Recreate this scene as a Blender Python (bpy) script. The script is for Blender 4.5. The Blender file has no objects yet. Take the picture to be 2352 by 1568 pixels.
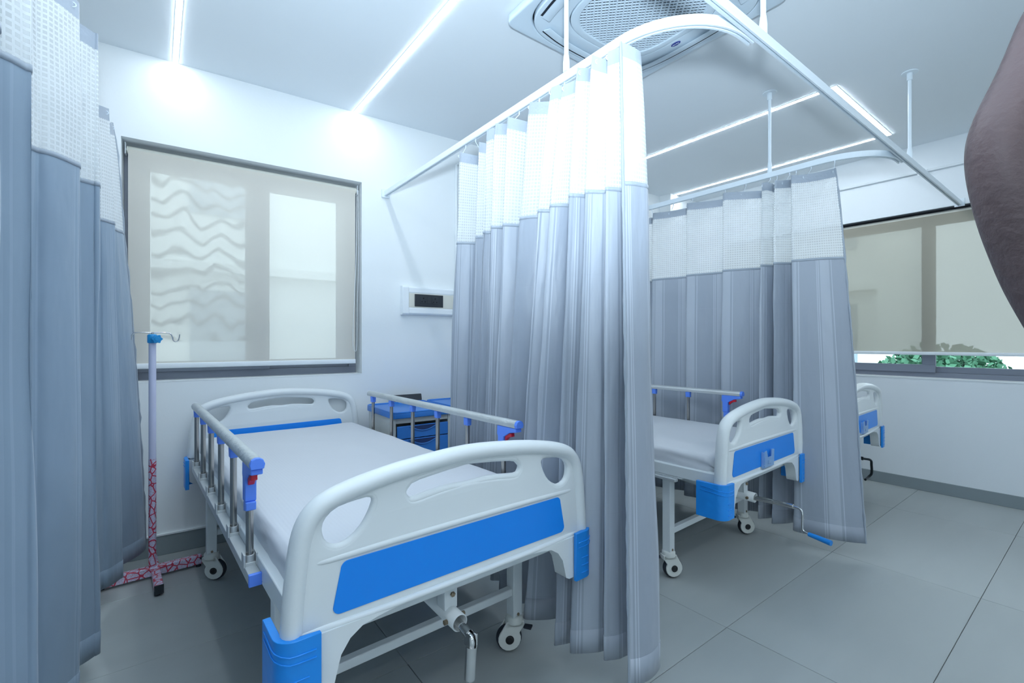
import bpy, bmesh, math, random
from mathutils import Vector, Matrix, noise
random.seed(7)
S = bpy.context.scene
COL = S.collection
PI = math.pi

# ------------------------------------------------------------------ camera, world, lights, exposure
YAW = .651
cam = bpy.data.cameras.new('camera'); cam.lens = 36*1072.6/2352; cam.sensor_width = 36; cam.clip_start = .02
camo = bpy.data.objects.new('camera', cam); COL.objects.link(camo)
camo.location = (0, 0, 1.23); camo.rotation_euler = (PI/2, 0, -YAW)
S.camera = camo
S.view_settings.view_transform = 'Standard'; S.view_settings.look = 'None'
S.view_settings.gamma = 1; S.view_settings.use_curve_mapping = False
S.view_settings.exposure = 1.0
w = bpy.data.worlds.new('overcast_sky'); S.world = w; w.use_nodes = True
bg = w.node_tree.nodes['Background']; bg.inputs[0].default_value = (.80, .92, 1, 1); bg.inputs[1].default_value = 2.5

def light(name, kind, loc, energy, color, **k):
    l = bpy.data.lights.new(name, kind); l.energy = energy; l.color = color
    for a, b in k.items(): setattr(l, a, b)
    o = bpy.data.objects.new(name, l); COL.objects.link(o); o.location = loc
    return o
# the photographer's flash, just above the lens and tilted up
fl = light('camera_flash', 'SPOT', (0, -.02, 1.53), 160, (.72, .87, 1.0), shadow_soft_size=.06, spot_size=math.radians(124), spot_blend=1.0)
fl.rotation_euler = (PI/2+math.radians(46), 0, -YAW-math.radians(7))
LED_STRENGTH = 23
LED_COLOR = (.84, .925, 1.0)

S.cycles.max_bounces = 8; S.cycles.diffuse_bounces = 5; S.cycles.glossy_bounces = 3
S.cycles.transmission_bounces = 4; S.cycles.transparent_max_bounces = 10
S.cycles.sample_clamp_indirect = 4; S.cycles.caustics_reflective = False; S.cycles.caustics_refractive = False
S.cycles.use_denoising = True

# ------------------------------------------------------------------ material helpers
def srgb(r, g, b):
    f = lambda c: (c/255/12.92) if c/255 <= .04045 else ((c/255+.055)/1.055)**2.4
    return (f(r), f(g), f(b), 1)
def mat(name, color, rough=.5, metal=0, bump=None, var=None, spec=.5, sheen=0, coat=0, trans=0, alpha=None):
    """procedural principled material; bump=(scale, strength), var=(scale, amount)"""
    m = bpy.data.materials.new(name); m.use_nodes = True
    nt = m.node_tree; N = nt.nodes; L = nt.links; p = N['Principled BSDF']
    p.inputs['Base Color'].default_value = color; p.inputs['Roughness'].default_value = rough
    p.inputs['Metallic'].default_value = metal; p.inputs['Specular IOR Level'].default_value = spec
    if sheen: p.inputs['Sheen Weight'].default_value = sheen
    if coat: p.inputs['Coat Weight'].default_value = coat
    if alpha is not None: p.inputs['Alpha'].default_value = alpha
    tc = N.new('ShaderNodeTexCoord')
    if var:
        n = N.new('ShaderNodeTexNoise'); n.inputs['Scale'].default_value = var[0]; n.inputs['Detail'].default_value = 5
        L.new(tc.outputs['Object'], n.inputs['Vector'])
        mr = N.new('ShaderNodeMapRange'); mr.inputs[3].default_value = 1-var[1]; mr.inputs[4].default_value = 1+var[1]
        L.new(n.outputs['Fac'], mr.inputs[0])
        mx = N.new('ShaderNodeVectorMath'); mx.operation = 'SCALE'; mx.inputs[0].default_value = color[:3]
        L.new(mr.outputs[0], mx.inputs['Scale']); L.new(mx.outputs[0], p.inputs['Base Color'])
    if bump:
        n = N.new('ShaderNodeTexNoise'); n.inputs['Scale'].default_value = bump[0]; n.inputs['Detail'].default_value = 4
        L.new(tc.outputs['Object'], n.inputs['Vector'])
        b = N.new('ShaderNodeBump'); b.inputs['Strength'].default_value = bump[1]; b.inputs['Distance'].default_value = .01
        L.new(n.outputs['Fac'], b.inputs['Height']); L.new(b.outputs[0], p.inputs['Normal'])
    return m
M = {}
M['wall'] = mat('white_wall_paint', srgb(233, 238, 240), .75, bump=(60, .04), var=(1.5, .015), spec=.25)
M['wall_grey'] = mat('pale_wall_paint', srgb(228, 234, 238), .75, bump=(60, .04), var=(1.5, .02), spec=.25)
M['ceiling'] = mat('ceiling_paint', srgb(232, 238, 242), .85, var=(1.2, .01), spec=.2)
M['grout'] = mat('tile_grout', srgb(120, 124, 122), .9)
M['skirt'] = mat('skirting_tile', srgb(135, 146, 150), .5, var=(3, .05))
M['board'] = mat('white_moulded_plastic', srgb(226, 232, 234), .32, spec=.45)
M['blue'] = mat('blue_panel_plastic', srgb(22, 140, 242), .3, spec=.4)
M['bluebump'] = mat('blue_bumper_plastic', srgb(26, 144, 236), .38, bump=(14, .25), var=(9, .08))
M['bluerail'] = mat('violet_blue_plastic', srgb(96, 146, 250), .35)
M['red'] = mat('red_release_button', srgb(215, 25, 50), .35)
M['steelw'] = mat('white_powder_coated_steel', srgb(228, 234, 236), .35, var=(6, .02))
M['alu'] = mat('wrapped_aluminium', srgb(200, 206, 208), .38, .35, bump=(35, .5), var=(12, .12))
M['alu2'] = mat('brushed_aluminium', srgb(205, 210, 212), .35, .4)
M['chrome'] = mat('chrome', srgb(215, 215, 215), .12, 1)
M['steel'] = mat('stainless_post', srgb(175, 172, 168), .22, 1)
M['bolt'] = mat('zinc_bolt', srgb(150, 135, 115), .4, .8)
M['rubber'] = mat('dark_rubber', srgb(38, 46, 56), .6)
M['castw'] = mat('cream_caster_plastic', srgb(220, 223, 218), .4)
M['hub'] = mat('black_hub', srgb(28, 32, 36), .4)
M['track'] = mat('white_painted_track', srgb(226, 236, 243), .35, .0)
M['trackd'] = mat('track_slot', srgb(40, 48, 60), .6)
M['frame'] = mat('grey_window_aluminium', srgb(140, 146, 160), .45, .2)
M['framed'] = mat('dark_window_gap', srgb(60, 66, 74), .7)
M['white'] = mat('white_plastic', srgb(232, 238, 242), .4)
M['beige'] = mat('beige_panel', srgb(214, 214, 204), .5)
M['black'] = mat('black_socket_plastic', srgb(34, 42, 50), .4)
M['hole'] = mat('socket_hole', srgb(8, 8, 10), .9)
M['cabw'] = mat('cream_cabinet_plastic', srgb(205, 209, 206), .5)
M['cabblue'] = mat('blue_cabinet_plastic', srgb(46, 122, 206), .3)
M['cabdark'] = mat('cabinet_handle_recess', srgb(20, 50, 100), .5)
M['stand'] = mat('lilac_white_wrapped_tube', srgb(205, 208, 232), .35)
M['knob'] = mat('sky_blue_knob', srgb(20, 150, 215), .35)
M['acw'] = mat('air_conditioner_plastic', srgb(208, 222, 232), .4)
M['acdark'] = mat('air_conditioner_inside', srgb(26, 34, 46), .8)
M['navy'] = mat('navy_badge', srgb(30, 50, 140), .4)
M['badge'] = mat('badge_letters', srgb(225, 232, 245), .4)
M['holder'] = mat('clear_plastic_holder', srgb(160, 200, 240), .15, alpha=.55)
M['hand'] = mat('sky_blue_handle', srgb(20, 135, 220), .35)
M['darkcrank'] = mat('black_crank_metal', srgb(40, 48, 52), .3, .7)
M['hook'] = mat('clear_white_hook', srgb(220, 230, 238), .35)
M['leaf'] = mat('outside_foliage', srgb(70, 120, 90), .8, var=(2, .4))
M['outw'] = mat('outside_render', srgb(236, 238, 236), .9, var=(.7, .04))
M['outg'] = mat('outside_window_dark', srgb(150, 165, 178), .4)
M['ground'] = mat('outside_ground', srgb(150, 150, 145), .9, var=(1, .1))
M['shirt'] = mat('grey_cotton', srgb(90, 95, 105), .9)

def skin_mat():
    m = mat('dark_brown_skin', srgb(92, 76, 78), .5, bump=(60, .35), var=(14, .16))
    p = m.node_tree.nodes['Principled BSDF']; p.inputs['Subsurface Weight'].default_value = .08
    p.inputs['Subsurface Radius'].default_value = (.02, .008, .005)
    return m
M['skin'] = skin_mat()

def tile_mat():
    m = mat('grey_floor_tile', srgb(133, 139, 138), .42, bump=(9, .05), spec=.35)
    nt = m.node_tree; N = nt.nodes; L = nt.links; p = N['Principled BSDF']
    tc = [n for n in N if n.type == 'TEX_COORD'][0]; oi = N.new('ShaderNodeObjectInfo')
    n = N.new('ShaderNodeTexNoise'); n.inputs['Scale'].default_value = 3; n.inputs['Detail'].default_value = 6
    n.noise_dimensions = '4D'; L.new(oi.outputs['Random'], n.inputs['W'])
    mp = N.new('ShaderNodeMapping'); mp.inputs['Scale'].default_value = (.5, 2.2, 1); mp.inputs['Rotation'].default_value = (0, 0, .5)
    L.new(tc.outputs['Object'], mp.inputs['Vector']); L.new(mp.outputs[0], n.inputs['Vector'])
    a = N.new('ShaderNodeMath'); a.operation = 'MULTIPLY_ADD'; a.inputs[1].default_value = .2; a.inputs[2].default_value = .87
    L.new(n.outputs['Fac'], a.inputs[0])
    b = N.new('ShaderNodeMath'); b.operation = 'MULTIPLY_ADD'; b.inputs[1].default_value = .06
    L.new(oi.outputs['Random'], b.inputs[0]); L.new(a.outputs[0], b.inputs[2])
    v = N.new('ShaderNodeVectorMath'); v.operation = 'SCALE'; v.inputs[0].default_value = srgb(162, 168, 168)[:3]
    L.new(b.outputs[0], v.inputs['Scale']); L.new(v.outputs[0], p.inputs['Base Color'])
    return m
M['tile'] = tile_mat()

def emit(name, color, s):
    m = bpy.data.materials.new(name); m.use_nodes = True; N = m.node_tree.nodes; N.clear()
    e = N.new('ShaderNodeEmission'); e.inputs[0].default_value = (*color, 1); e.inputs[1].default_value = s
    o = N.new('ShaderNodeOutputMaterial'); m.node_tree.links.new(e.outputs[0], o.inputs[0]); return m
M['led'] = emit('led_diffuser', LED_COLOR, LED_STRENGTH)

def glass_mat():
    m = bpy.data.materials.new('window_glass'); m.use_nodes = True; N = m.node_tree.nodes; L = m.node_tree.links; N.clear()
    t = N.new('ShaderNodeBsdfTransparent'); t.inputs[0].default_value = (.88, .93, .95, 1)
    g = N.new('ShaderNodeBsdfGlossy'); g.inputs['Roughness'].default_value = .02
    f = N.new('ShaderNodeFresnel'); f.inputs[0].default_value = 1.45
    x = N.new('ShaderNodeMixShader'); o = N.new('ShaderNodeOutputMaterial')
    L.new(f.outputs[0], x.inputs[0]); L.new(t.outputs[0], x.inputs[1]); L.new(g.outputs[0], x.inputs[2]); L.new(x.outputs[0], o.inputs[0])
    return m
M['glass'] = glass_mat()

def blind_mat(name, col, see):
    m = bpy.data.materials.new(name); m.use_nodes = True; N = m.node_tree.nodes; L = m.node_tree.links; N.clear()
    d = N.new('ShaderNodeBsdfDiffuse'); d.inputs[0].default_value = col
    tl = N.new('ShaderNodeBsdfTranslucent'); tl.inputs[0].default_value = col
    t = N.new('ShaderNodeBsdfTransparent'); t.inputs[0].default_value = (1, .98, .93, 1)
    a = N.new('ShaderNodeMixShader'); a.inputs[0].default_value = .22
    b = N.new('ShaderNodeMixShader'); b.inputs[0].default_value = see
    o = N.new('ShaderNodeOutputMaterial')
    # fine weave as bump
    tc = N.new('ShaderNodeTexCoord'); n = N.new('ShaderNodeTexNoise'); n.inputs['Scale'].default_value = 400
    bp = N.new('ShaderNodeBump'); bp.inputs['Strength'].default_value = .1; bp.inputs['Distance'].default_value = .002
    L.new(tc.outputs['Object'], n.inputs['Vector']); L.new(n.outputs['Fac'], bp.inputs['Height']); L.new(bp.outputs[0], d.inputs['Normal'])
    L.new(d.outputs[0], a.inputs[1]); L.new(tl.outputs[0], a.inputs[2]); L.new(a.outputs[0], b.inputs[1]); L.new(t.outputs[0], b.inputs[2])
    L.new(b.outputs[0], o.inputs[0]); return m
M['blind'] = blind_mat('beige_screen_fabric', srgb(238, 234, 224), .13)
M['blind2'] = blind_mat('beige_screen_fabric_street', srgb(176, 172, 158), .07)

def screen_mat():
    """insect screen with moire painted into its opacity as wavy denser and thinner bands"""
    m = bpy.data.materials.new('insect_screen_mesh'); m.use_nodes = True; N = m.node_tree.nodes; L = m.node_tree.links; N.clear()
    tc = N.new('ShaderNodeTexCoord'); mp = N.new('ShaderNodeMapping'); mp.inputs['Scale'].default_value = (2.6, 1, 1)
    n = N.new('ShaderNodeTexNoise'); n.inputs['Scale'].default_value = 2.2; n.inputs['Detail'].default_value = 1.5
    L.new(tc.outputs['Object'], mp.inputs['Vector']); L.new(mp.outputs[0], n.inputs['Vector'])
    sx = N.new('ShaderNodeSeparateXYZ'); L.new(tc.outputs['Object'], sx.inputs[0])
    a = N.new('ShaderNodeMath'); a.operation = 'MULTIPLY_ADD'; a.inputs[1].default_value = 62
    b = N.new('ShaderNodeMath'); b.operation = 'MULTIPLY'; b.inputs[1].default_value = 24
    L.new(n.outputs['Fac'], b.inputs[0]); L.new(sx.outputs['Z'], a.inputs[0]); L.new(b.outputs[0], a.inputs[2])
    s = N.new('ShaderNodeMath'); s.operation = 'SINE'; L.new(a.outputs[0], s.inputs[0])
    mr = N.new('ShaderNodeMapRange'); mr.inputs[1].default_value = .3; mr.inputs[2].default_value = 1
    mr.inputs[3].default_value = .12; mr.inputs[4].default_value = .6; L.new(s.outputs[0], mr.inputs[0])
    t = N.new('ShaderNodeBsdfTransparent'); d = N.new('ShaderNodeBsdfDiffuse'); d.inputs[0].default_value = (.35, .36, .36, 1)
    x = N.new('ShaderNodeMixShader'); o = N.new('ShaderNodeOutputMaterial')
    L.new(mr.outputs[0], x.inputs[0]); L.new(t.outputs[0], x.inputs[1]); L.new(d.outputs[0], x.inputs[2]); L.new(x.outputs[0], o.inputs[0])
    return m
M['screen'] = screen_mat()

def satin_mat(name, c1, c2):
    """curtain satin: woven vertical stripes (UV.x in metres), faint horizontal press folds (UV.y)"""
    m = bpy.data.materials.new(name); m.use_nodes = True; N = m.node_tree.nodes; L = m.node_tree.links
    p = N['Principled BSDF']; p.inputs['Roughness'].default_value = .42; p.inputs['Specular IOR Level'].default_value = .38
    p.inputs['Sheen Weight'].default_value = .25
    uv = N.new('ShaderNodeUVMap'); sp = N.new('ShaderNodeSeparateXYZ'); L.new(uv.outputs[0], sp.inputs[0])
    def m1(op, a, b=None, c=None):
        n = N.new('ShaderNodeMath'); n.operation = op
        for i, v in enumerate((a, b, c)):
            if v is None: continue
            if isinstance(v, (int, float)): n.inputs[i].default_value = v
            else: L.new(v, n.inputs[i])
        return n.outputs[0]
    u, v = sp.outputs[0], sp.outputs[1]
    f = m1('FRACT', m1('MULTIPLY', u, 1/.21))
    wide = m1('MULTIPLY', m1('GREATER_THAN', f, .55), m1('LESS_THAN', f, .83))
    th1 = m1('LESS_THAN', m1('ABSOLUTE', m1('SUBTRACT', f, .5)), .014)
    th2 = m1('LESS_THAN', m1('ABSOLUTE', m1('SUBTRACT', f, .45)), .012)
    th3 = m1('LESS_THAN', m1('ABSOLUTE', m1('SUBTRACT', f, .9)), .014)
    fac = m1('MINIMUM', m1('ADD', m1('ADD', m1('MULTIPLY', wide, .75), th1), m1('ADD', th2, th3)), 1)
    mx = N.new('ShaderNodeMix'); mx.data_type = 'RGBA'; mx.inputs[6].default_value = c1; mx.inputs[7].default_value = c2
    L.new(fac, mx.inputs[0]); L.new(mx.outputs[2], p.inputs['Base Color'])
    # bump: creases at regular heights + soft wrinkles
    cr = m1('LESS_THAN', m1('ABSOLUTE', m1('SUBTRACT', m1('FRACT', m1('MULTIPLY', v, 1/.42)), .5)), .006)
    n = N.new('ShaderNodeTexNoise'); n.inputs['Scale'].default_value = 5; n.inputs['Detail'].default_value = 2.5
    mp = N.new('ShaderNodeMapping'); mp.inputs['Scale'].default_value = (2.6, .8, 1); L.new(uv.outputs[0], mp.inputs[0]); L.new(mp.outputs[0], n.inputs['Vector'])
    h = m1('ADD', m1('MULTIPLY', cr, .22), m1('MULTIPLY', n.outputs['Fac'], 1.2))
    b = N.new('ShaderNodeBump'); b.inputs['Strength'].default_value = .6; b.inputs['Distance'].default_value = .012
    L.new(h, b.inputs['Height']); L.new(b.outputs[0], p.inputs['Normal'])
    # thin cloth lets a little light through
    tl = N.new('ShaderNodeBsdfTranslucent'); tl.inputs[0].default_value = c2
    x = N.new('ShaderNodeMixShader'); x.inputs[0].default_value = .12
    L.new(p.outputs[0], x.inputs[1]); L.new(tl.outputs[0], x.inputs[2]); L.new(x.outputs[0], N['Material Output'].inputs[0])
    return m
M['satin'] = satin_mat('grey_satin', srgb(162, 171, 184), srgb(190, 198, 209))
M['satin_l'] = satin_mat('blue_grey_satin', srgb(148, 166, 184), srgb(158, 175, 192))
M['hem'] = mat('grey_satin_band', srgb(158, 168, 180), .4, bump=(30, .3), sheen=.2)

def net_mat():
    m = bpy.data.materials.new('white_square_net'); m.use_nodes = True; N = m.node_tree.nodes; L = m.node_tree.links; N.clear()
    uv = N.new('ShaderNodeUVMap'); sp = N.new('ShaderNodeSeparateXYZ'); L.new(uv.outputs[0], sp.inputs[0])
    def m1(op, a, b=None):
        n = N.new('ShaderNodeMath'); n.operation = op
        for i, v in enumerate((a, b)):
            if v is None: continue
            if isinstance(v, (int, float)): n.inputs[i].default_value = v
            else: L.new(v, n.inputs[i])
        return n.outputs[0]
    k = 1/.0155
    fu = m1('ABSOLUTE', m1('SUBTRACT', m1('FRACT', m1('MULTIPLY', sp.outputs[0], k)), .5))
    fv = m1('ABSOLUTE', m1('SUBTRACT', m1('FRACT', m1('MULTIPLY', sp.outputs[1], k)), .5))
    hole = m1('MULTIPLY', m1('LESS_THAN', fu, .33), m1('LESS_THAN', fv, .30))
    d = N.new('ShaderNodeBsdfDiffuse'); d.inputs[0].default_value = (.86, .89, .9, 1)
    tl = N.new('ShaderNodeBsdfTranslucent'); tl.inputs[0].default_value = (.86, .89, .9, 1)
    a = N.new('ShaderNodeMixShader'); a.inputs[0].default_value = .4
    L.new(d.outputs[0], a.inputs[1]); L.new(tl.outputs[0], a.inputs[2])
    t = N.new('ShaderNodeBsdfTransparent')
    x = N.new('ShaderNodeMixShader'); o = N.new('ShaderNodeOutputMaterial')
    L.new(m1('MULTIPLY', hole, .30), x.inputs[0]); L.new(a.outputs[0], x.inputs[1]); L.new(t.outputs[0], x.inputs[2]); L.new(x.outputs[0], o.inputs[0])
    return m
M['net'] = net_mat()

def tape_mat():
    m = mat('red_printed_wrap', srgb(215, 210, 232), .3)
    N = m.node_tree.nodes; L = m.node_tree.links; p = N['Principled BSDF']
    tc = [n for n in N if n.type == 'TEX_COORD'][0]
    mp = N.new('ShaderNodeMapping'); mp.inputs['Scale'].default_value = (32, 32, 26); mp.inputs['Rotation'].default_value = (.5, .6, .7)
    v = N.new('ShaderNodeTexVoronoi'); v.feature = 'DISTANCE_TO_EDGE'; v.inputs['Scale'].default_value = 1
    L.new(tc.outputs['Object'], mp.inputs[0]); L.new(mp.outputs[0], v.inputs['Vector'])
    v2 = N.new('ShaderNodeTexVoronoi'); v2.feature = 'DISTANCE_TO_EDGE'; v2.inputs['Scale'].default_value = 3.1; L.new(mp.outputs[0], v2.inputs['Vector'])
    a = N.new('ShaderNodeMath'); a.operation = 'LESS_THAN'; a.inputs[1].default_value = .07; L.new(v.outputs['Distance'], a.inputs[0])
    b = N.new('ShaderNodeMath'); b.operation = 'LESS_THAN'; b.inputs[1].default_value = .06; L.new(v2.outputs['Distance'], b.inputs[0])
    b2 = N.new('ShaderNodeMath'); b2.operation = 'MULTIPLY'; b2.inputs[1].default_value = .45; L.new(b.outputs[0], b2.inputs[0])
    c = N.new('ShaderNodeMath'); c.operation = 'MAXIMUM'; L.new(a.outputs[0], c.inputs[0]); L.new(b2.outputs[0], c.inputs[1])
    mx = N.new('ShaderNodeMix'); mx.data_type = 'RGBA'; mx.inputs[6].default_value = srgb(205, 205, 230); mx.inputs[7].default_value = srgb(196, 62, 88)
    L.new(c.outputs[0], mx.inputs[0]); L.new(mx.outputs[2], p.inputs['Base Color'])
    return m
M['tape'] = tape_mat()

def sheet_mat():
    m = mat('pale_grey_bedsheet', srgb(208, 212, 218), .6, sheen=.2)
    N = m.node_tree.nodes; L = m.node_tree.links; p = N['Principled BSDF']
    tc = [n for n in N if n.type == 'TEX_COORD'][0]
    wv = N.new('ShaderNodeTexWave'); wv.bands_direction = 'X'; wv.inputs['Scale'].default_value = 26; wv.inputs['Distortion'].default_value = .4
    n = N.new('ShaderNodeTexNoise'); n.inputs['Scale'].default_value = 6; n.inputs['Detail'].default_value = 6
    L.new(tc.outputs['Object'], wv.inputs['Vector']); L.new(tc.outputs['Object'], n.inputs['Vector'])
    a = N.new('ShaderNodeMath'); a.operation = 'MULTIPLY_ADD'; a.inputs[1].default_value = .06
    L.new(wv.outputs['Fac'], a.inputs[0]); L.new(n.outputs['Fac'], a.inputs[2])
    b = N.new('ShaderNodeBump'); b.inputs['Strength'].default_value = .3; b.inputs['Distance'].default_value = .01
    L.new(a.outputs[0], b.inputs['Height']); L.new(b.outputs[0], p.inputs['Normal'])
    return m
M['sheet'] = sheet_mat()

# ------------------------------------------------------------------ mesh helpers
class MB:
    def __init__(s): s.bm = bmesh.new(); s.mi = 0
    def _m(s, fs):
        for f in fs: f.material_index = s.mi
    def box(s, x0, x1, y0, y1, z0, z1, m=None):
        v = [s.bm.verts.new((x, y, z)) for x in (x0, x1) for y in (y0, y1) for z in (z0, z1)]
        if m: 
            for q in v: q.co = m @ q.co
        s._m([s.bm.faces.new([v[i] for i in f]) for f in ((0, 1, 3, 2), (4, 6, 7, 5), (0, 4, 5, 1), (2, 3, 7, 6), (0, 2, 6, 4), (1, 5, 7, 3))]); return s
    def prism(s, pts, d0, d1, axis='z', m=None):
        def P(a, b, d): return {'z': (a, b, d), 'y': (a, d, b), 'x': (d, a, b)}[axis]
        A = [s.bm.verts.new(P(a, b, d0)) for a, b in pts]; B = [s.bm.verts.new(P(a, b, d1)) for a, b in pts]
        if m:
            for q in A+B: q.co = m @ q.co
        n = len(pts); fs = [s.bm.faces.new(A), s.bm.faces.new(B[::-1])]
        for i in range(n): fs.append(s.bm.faces.new((A[i], B[i], B[(i+1) % n], A[(i+1) % n])))
        s._m(fs); return s
    def tube(s, pts, r, n=12, caps=True, closed=False, ry=None):
        pts = [Vector(p) for p in pts]; K = len(pts); rings = []
        prev = None
        for i, p in enumerate(pts):
            if closed: t = pts[(i+1) % K]-pts[i-1]
            else: t = pts[min(i+1, K-1)]-pts[max(i-1, 0)]
            t.normalize()
            if prev is None:
                up = Vector((0, 0, 1)) if abs(t.z) < .9 else Vector((0, 1, 0))
                a = t.cross(up).normalized()
            else: a = (prev-t*prev.dot(t)).normalized()
            prev = a; b = t.cross(a)
            rr = r[i] if isinstance(r, (list, tuple)) else r
            r2 = ry if ry else rr
            rings.append([s.bm.verts.new(p+a*math.cos(2*PI*k/n)*rr+b*math.sin(2*PI*k/n)*r2) for k in range(n)])
        fs = []
        for i in range(K if closed else K-1):
            A, B = rings[i], rings[(i+1) % K]
            for k in range(n): fs.append(s.bm.faces.new((A[k], A[(k+1) % n], B[(k+1) % n], B[k])))
        if caps and not closed: fs += [s.bm.faces.new(rings[0][::-1]), s.bm.faces.new(rings[-1])]
        s._m(fs); return s
    def profile(s, pts, prof, closed=False):
        """sweep a 2D profile (side, up) along a plan path with constant up"""
        pts = [Vector(p) for p in pts]; K = len(pts); rings = []
        for i, p in enumerate(pts):
            t = pts[min(i+1, K-1)]-pts[max(i-1, 0)]; t.z = 0; t.normalize(); a = Vector((t.y, -t.x, 0))
            rings.append([s.bm.verts.new(p+a*u+Vector((0, 0, 1))*v) for u, v in prof])
        n = len(prof); fs = []
        for i in range(K-1):
            for k in range(n): fs.append(s.bm.faces.new((rings[i][k], rings[i][(k+1) % n], rings[i+1][(k+1) % n], rings[i+1][k])))
        fs += [s.bm.faces.new(rings[0][::-1]), s.bm.faces.new(rings[-1])]
        s._m(fs); return s
    def lathe(s, prof, c=(0, 0, 0), n=24, m=None):
        rings = []
        for r, z in prof:
            rings.append([s.bm.verts.new(Vector((math.cos(2*PI*k/n)*r, math.sin(2*PI*k/n)*r, z))) for k in range(n)])
        for R in rings:
            for q in R:
                q.co = (m @ q.co if m else q.co)+Vector(c)
        fs = []
        for i in range(len(rings)-1):
            for k in range(n): fs.append(s.bm.faces.new((rings[i][k], rings[i][(k+1) % n], rings[i+1][(k+1) % n], rings[i+1][k])))
        fs += [s.bm.faces.new(rings[0][::-1]), s.bm.faces.new(rings[-1])]
        s._m(fs); return s
    def build(s, name, m, parent=None, smooth=False, bevel=0, seg=2, loc=None, rot=None):
        bmesh.ops.recalc_face_normals(s.bm, faces=s.bm.faces)
        me = bpy.data.meshes.new(name); s.bm.to_mesh(me); s.bm.free()
        return link(name, me, m, parent, smooth, bevel, seg, loc, rot)
def link(name, me, m, parent=None, smooth=False, bevel=0, seg=2, loc=None, rot=None):
    for q in (m if isinstance(m, (list, tuple)) else [m]): me.materials.append(M[q] if isinstance(q, str) else q)
    if smooth or bevel:
        me.shade_smooth()
        if not smooth: me.set_sharp_from_angle(angle=math.radians(35))
        elif smooth != 'all': me.set_sharp_from_angle(angle=math.radians(50))
    o = bpy.data.objects.new(name, me); COL.objects.link(o)
    if parent: o.parent = parent
    if loc: o.location = loc
    if rot: o.rotation_euler = rot
    if bevel:
        b = o.modifiers.new('bevel', 'BEVEL'); b.width = bevel; b.segments = seg; b.limit_method = 'ANGLE'; b.angle_limit = math.radians(40)
    return o
def empty(name, loc=(0, 0, 0), rz=0):
    o = bpy.data.objects.new(name, None); COL.objects.link(o); o.location = loc; o.rotation_euler = (0, 0, rz); o.empty_display_size = .1; return o
def tag(o, label=None, cat=None, group=None, kind=None):
    if label: o['label'] = label
    if cat: o['category'] = cat
    if group: o['group'] = group
    if kind: o['kind'] = kind
    return o
def struct(o): o['kind'] = 'structure'; return o
def copy_tree(o, parent=None):
    c = o.copy(); COL.objects.link(c); c.parent = parent
    for ch in list(o.children): copy_tree(ch, c)
    return c
def catmull(P, n=8, closed=False):
    P = [Vector(p) for p in P]; K = len(P); out = []
    rng = range(K) if closed else range(K-1)
    for i in rng:
        a = P[(i-1) % K] if closed or i > 0 else P[0]*2-P[1]
        b = P[i]; c = P[(i+1) % K]; d = P[(i+2) % K] if closed or i+2 < K else P[-1]*2-P[-2]
        for k in range(n):
            t = k/n
            out.append(.5*((2*b)+(c-a)*t+(2*a-5*b+4*c-d)*t*t+(3*b-a-3*c+d)*t*t*t))
    if not closed: out.append(P[-1])
    return out
def rrect(x0, x1, y0, y1, r, n=5):
    out = []
    for cx, cy, a0 in ((x1-r, y1-r, 0), (x0+r, y1-r, PI/2), (x0+r, y0+r, PI), (x1-r, y0+r, 3*PI/2)):
        for k in range(n+1):
            a = a0+PI/2*k/n; out.append((cx+r*math.cos(a), cy+r*math.sin(a)))
    return out
def plate(name, outer, holes, thick, bev, m, parent=None, seg=3):
    """2D outline (x,z) with holes -> rounded plate standing in the XZ plane, centred on y=0"""
    cu = bpy.data.curves.new(name, 'CURVE'); cu.dimensions = '2D'; cu.fill_mode = 'BOTH'
    cu.extrude = thick/2-bev; cu.bevel_depth = bev; cu.bevel_resolution = seg; cu.offset = -bev
    for pts in [outer]+list(holes):
        sp = cu.splines.new('POLY'); sp.points.add(len(pts)-1); sp.use_cyclic_u = True
        for q, (x, z) in zip(sp.points, pts): q.co = (x, z, 0, 1)
    t = bpy.data.objects.new('tmp', cu); COL.objects.link(t)
    bpy.context.view_layer.update()
    me = bpy.data.meshes.new_from_object(t.evaluated_get(bpy.context.evaluated_depsgraph_get()))
    bpy.data.objects.remove(t); bpy.data.curves.remove(cu)
    me.transform(Matrix.Rotation(PI/2, 4, 'X')); me.materials.clear()
    bm = bmesh.new(); bm.from_mesh(me); bmesh.ops.remove_doubles(bm, verts=bm.verts, dist=1e-5)
    s = MB(); s.bm = bm
    if m is None: return s
    return s.build(name, m, parent, smooth=True)

# ------------------------------------------------------------------ the setting
A = .045; WY = 3.372                                  # back wall line: y = WY - x*tan(A)
def wallp(s, off=0, z=0):                              # along the back wall, off = towards the room
    return (s*math.cos(A)-off*math.sin(A), WY-s*math.sin(A)-off*math.cos(A), z)
CZ = 2.86; XR = 5.04; XL = -2.4; YF = -2.2
# floor: recessed grout bed + tiles
TX, TY, X0, Y0 = 1.19, .62, 1.953, 1.039
fo = struct(MB().box(XL-.1, XR+.1, YF-.1, 3.6, -.12, -.006).build('floor', 'grout'))
tb = MB().box(-TX/2+.001, TX/2-.001, -TY/2+.001, TY/2-.001, -.006, 0)
tile0 = tb.build('tile', 'tile', fo, bevel=.0012, seg=1); first = True
for i in range(-4, 4):
    for j in range(-6, 5):
        cx, cy = X0+(i+.5)*TX, Y0+(j+.5)*TY
        if cx+TX/2 < XL or cx-TX/2 > XR or cy+TY/2 < YF or cy-TY/2 > 3.5: continue
        if first: t = tile0; first = False
        else: t = tile0.copy(); COL.objects.link(t)
        t.location = (cx, cy, random.uniform(-.0006, 0))
# ceiling
struct(MB().box(XL-.1, XR+.1, YF-.1, 3.7, CZ, CZ+.12).build('ceiling', 'ceiling'))
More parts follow.
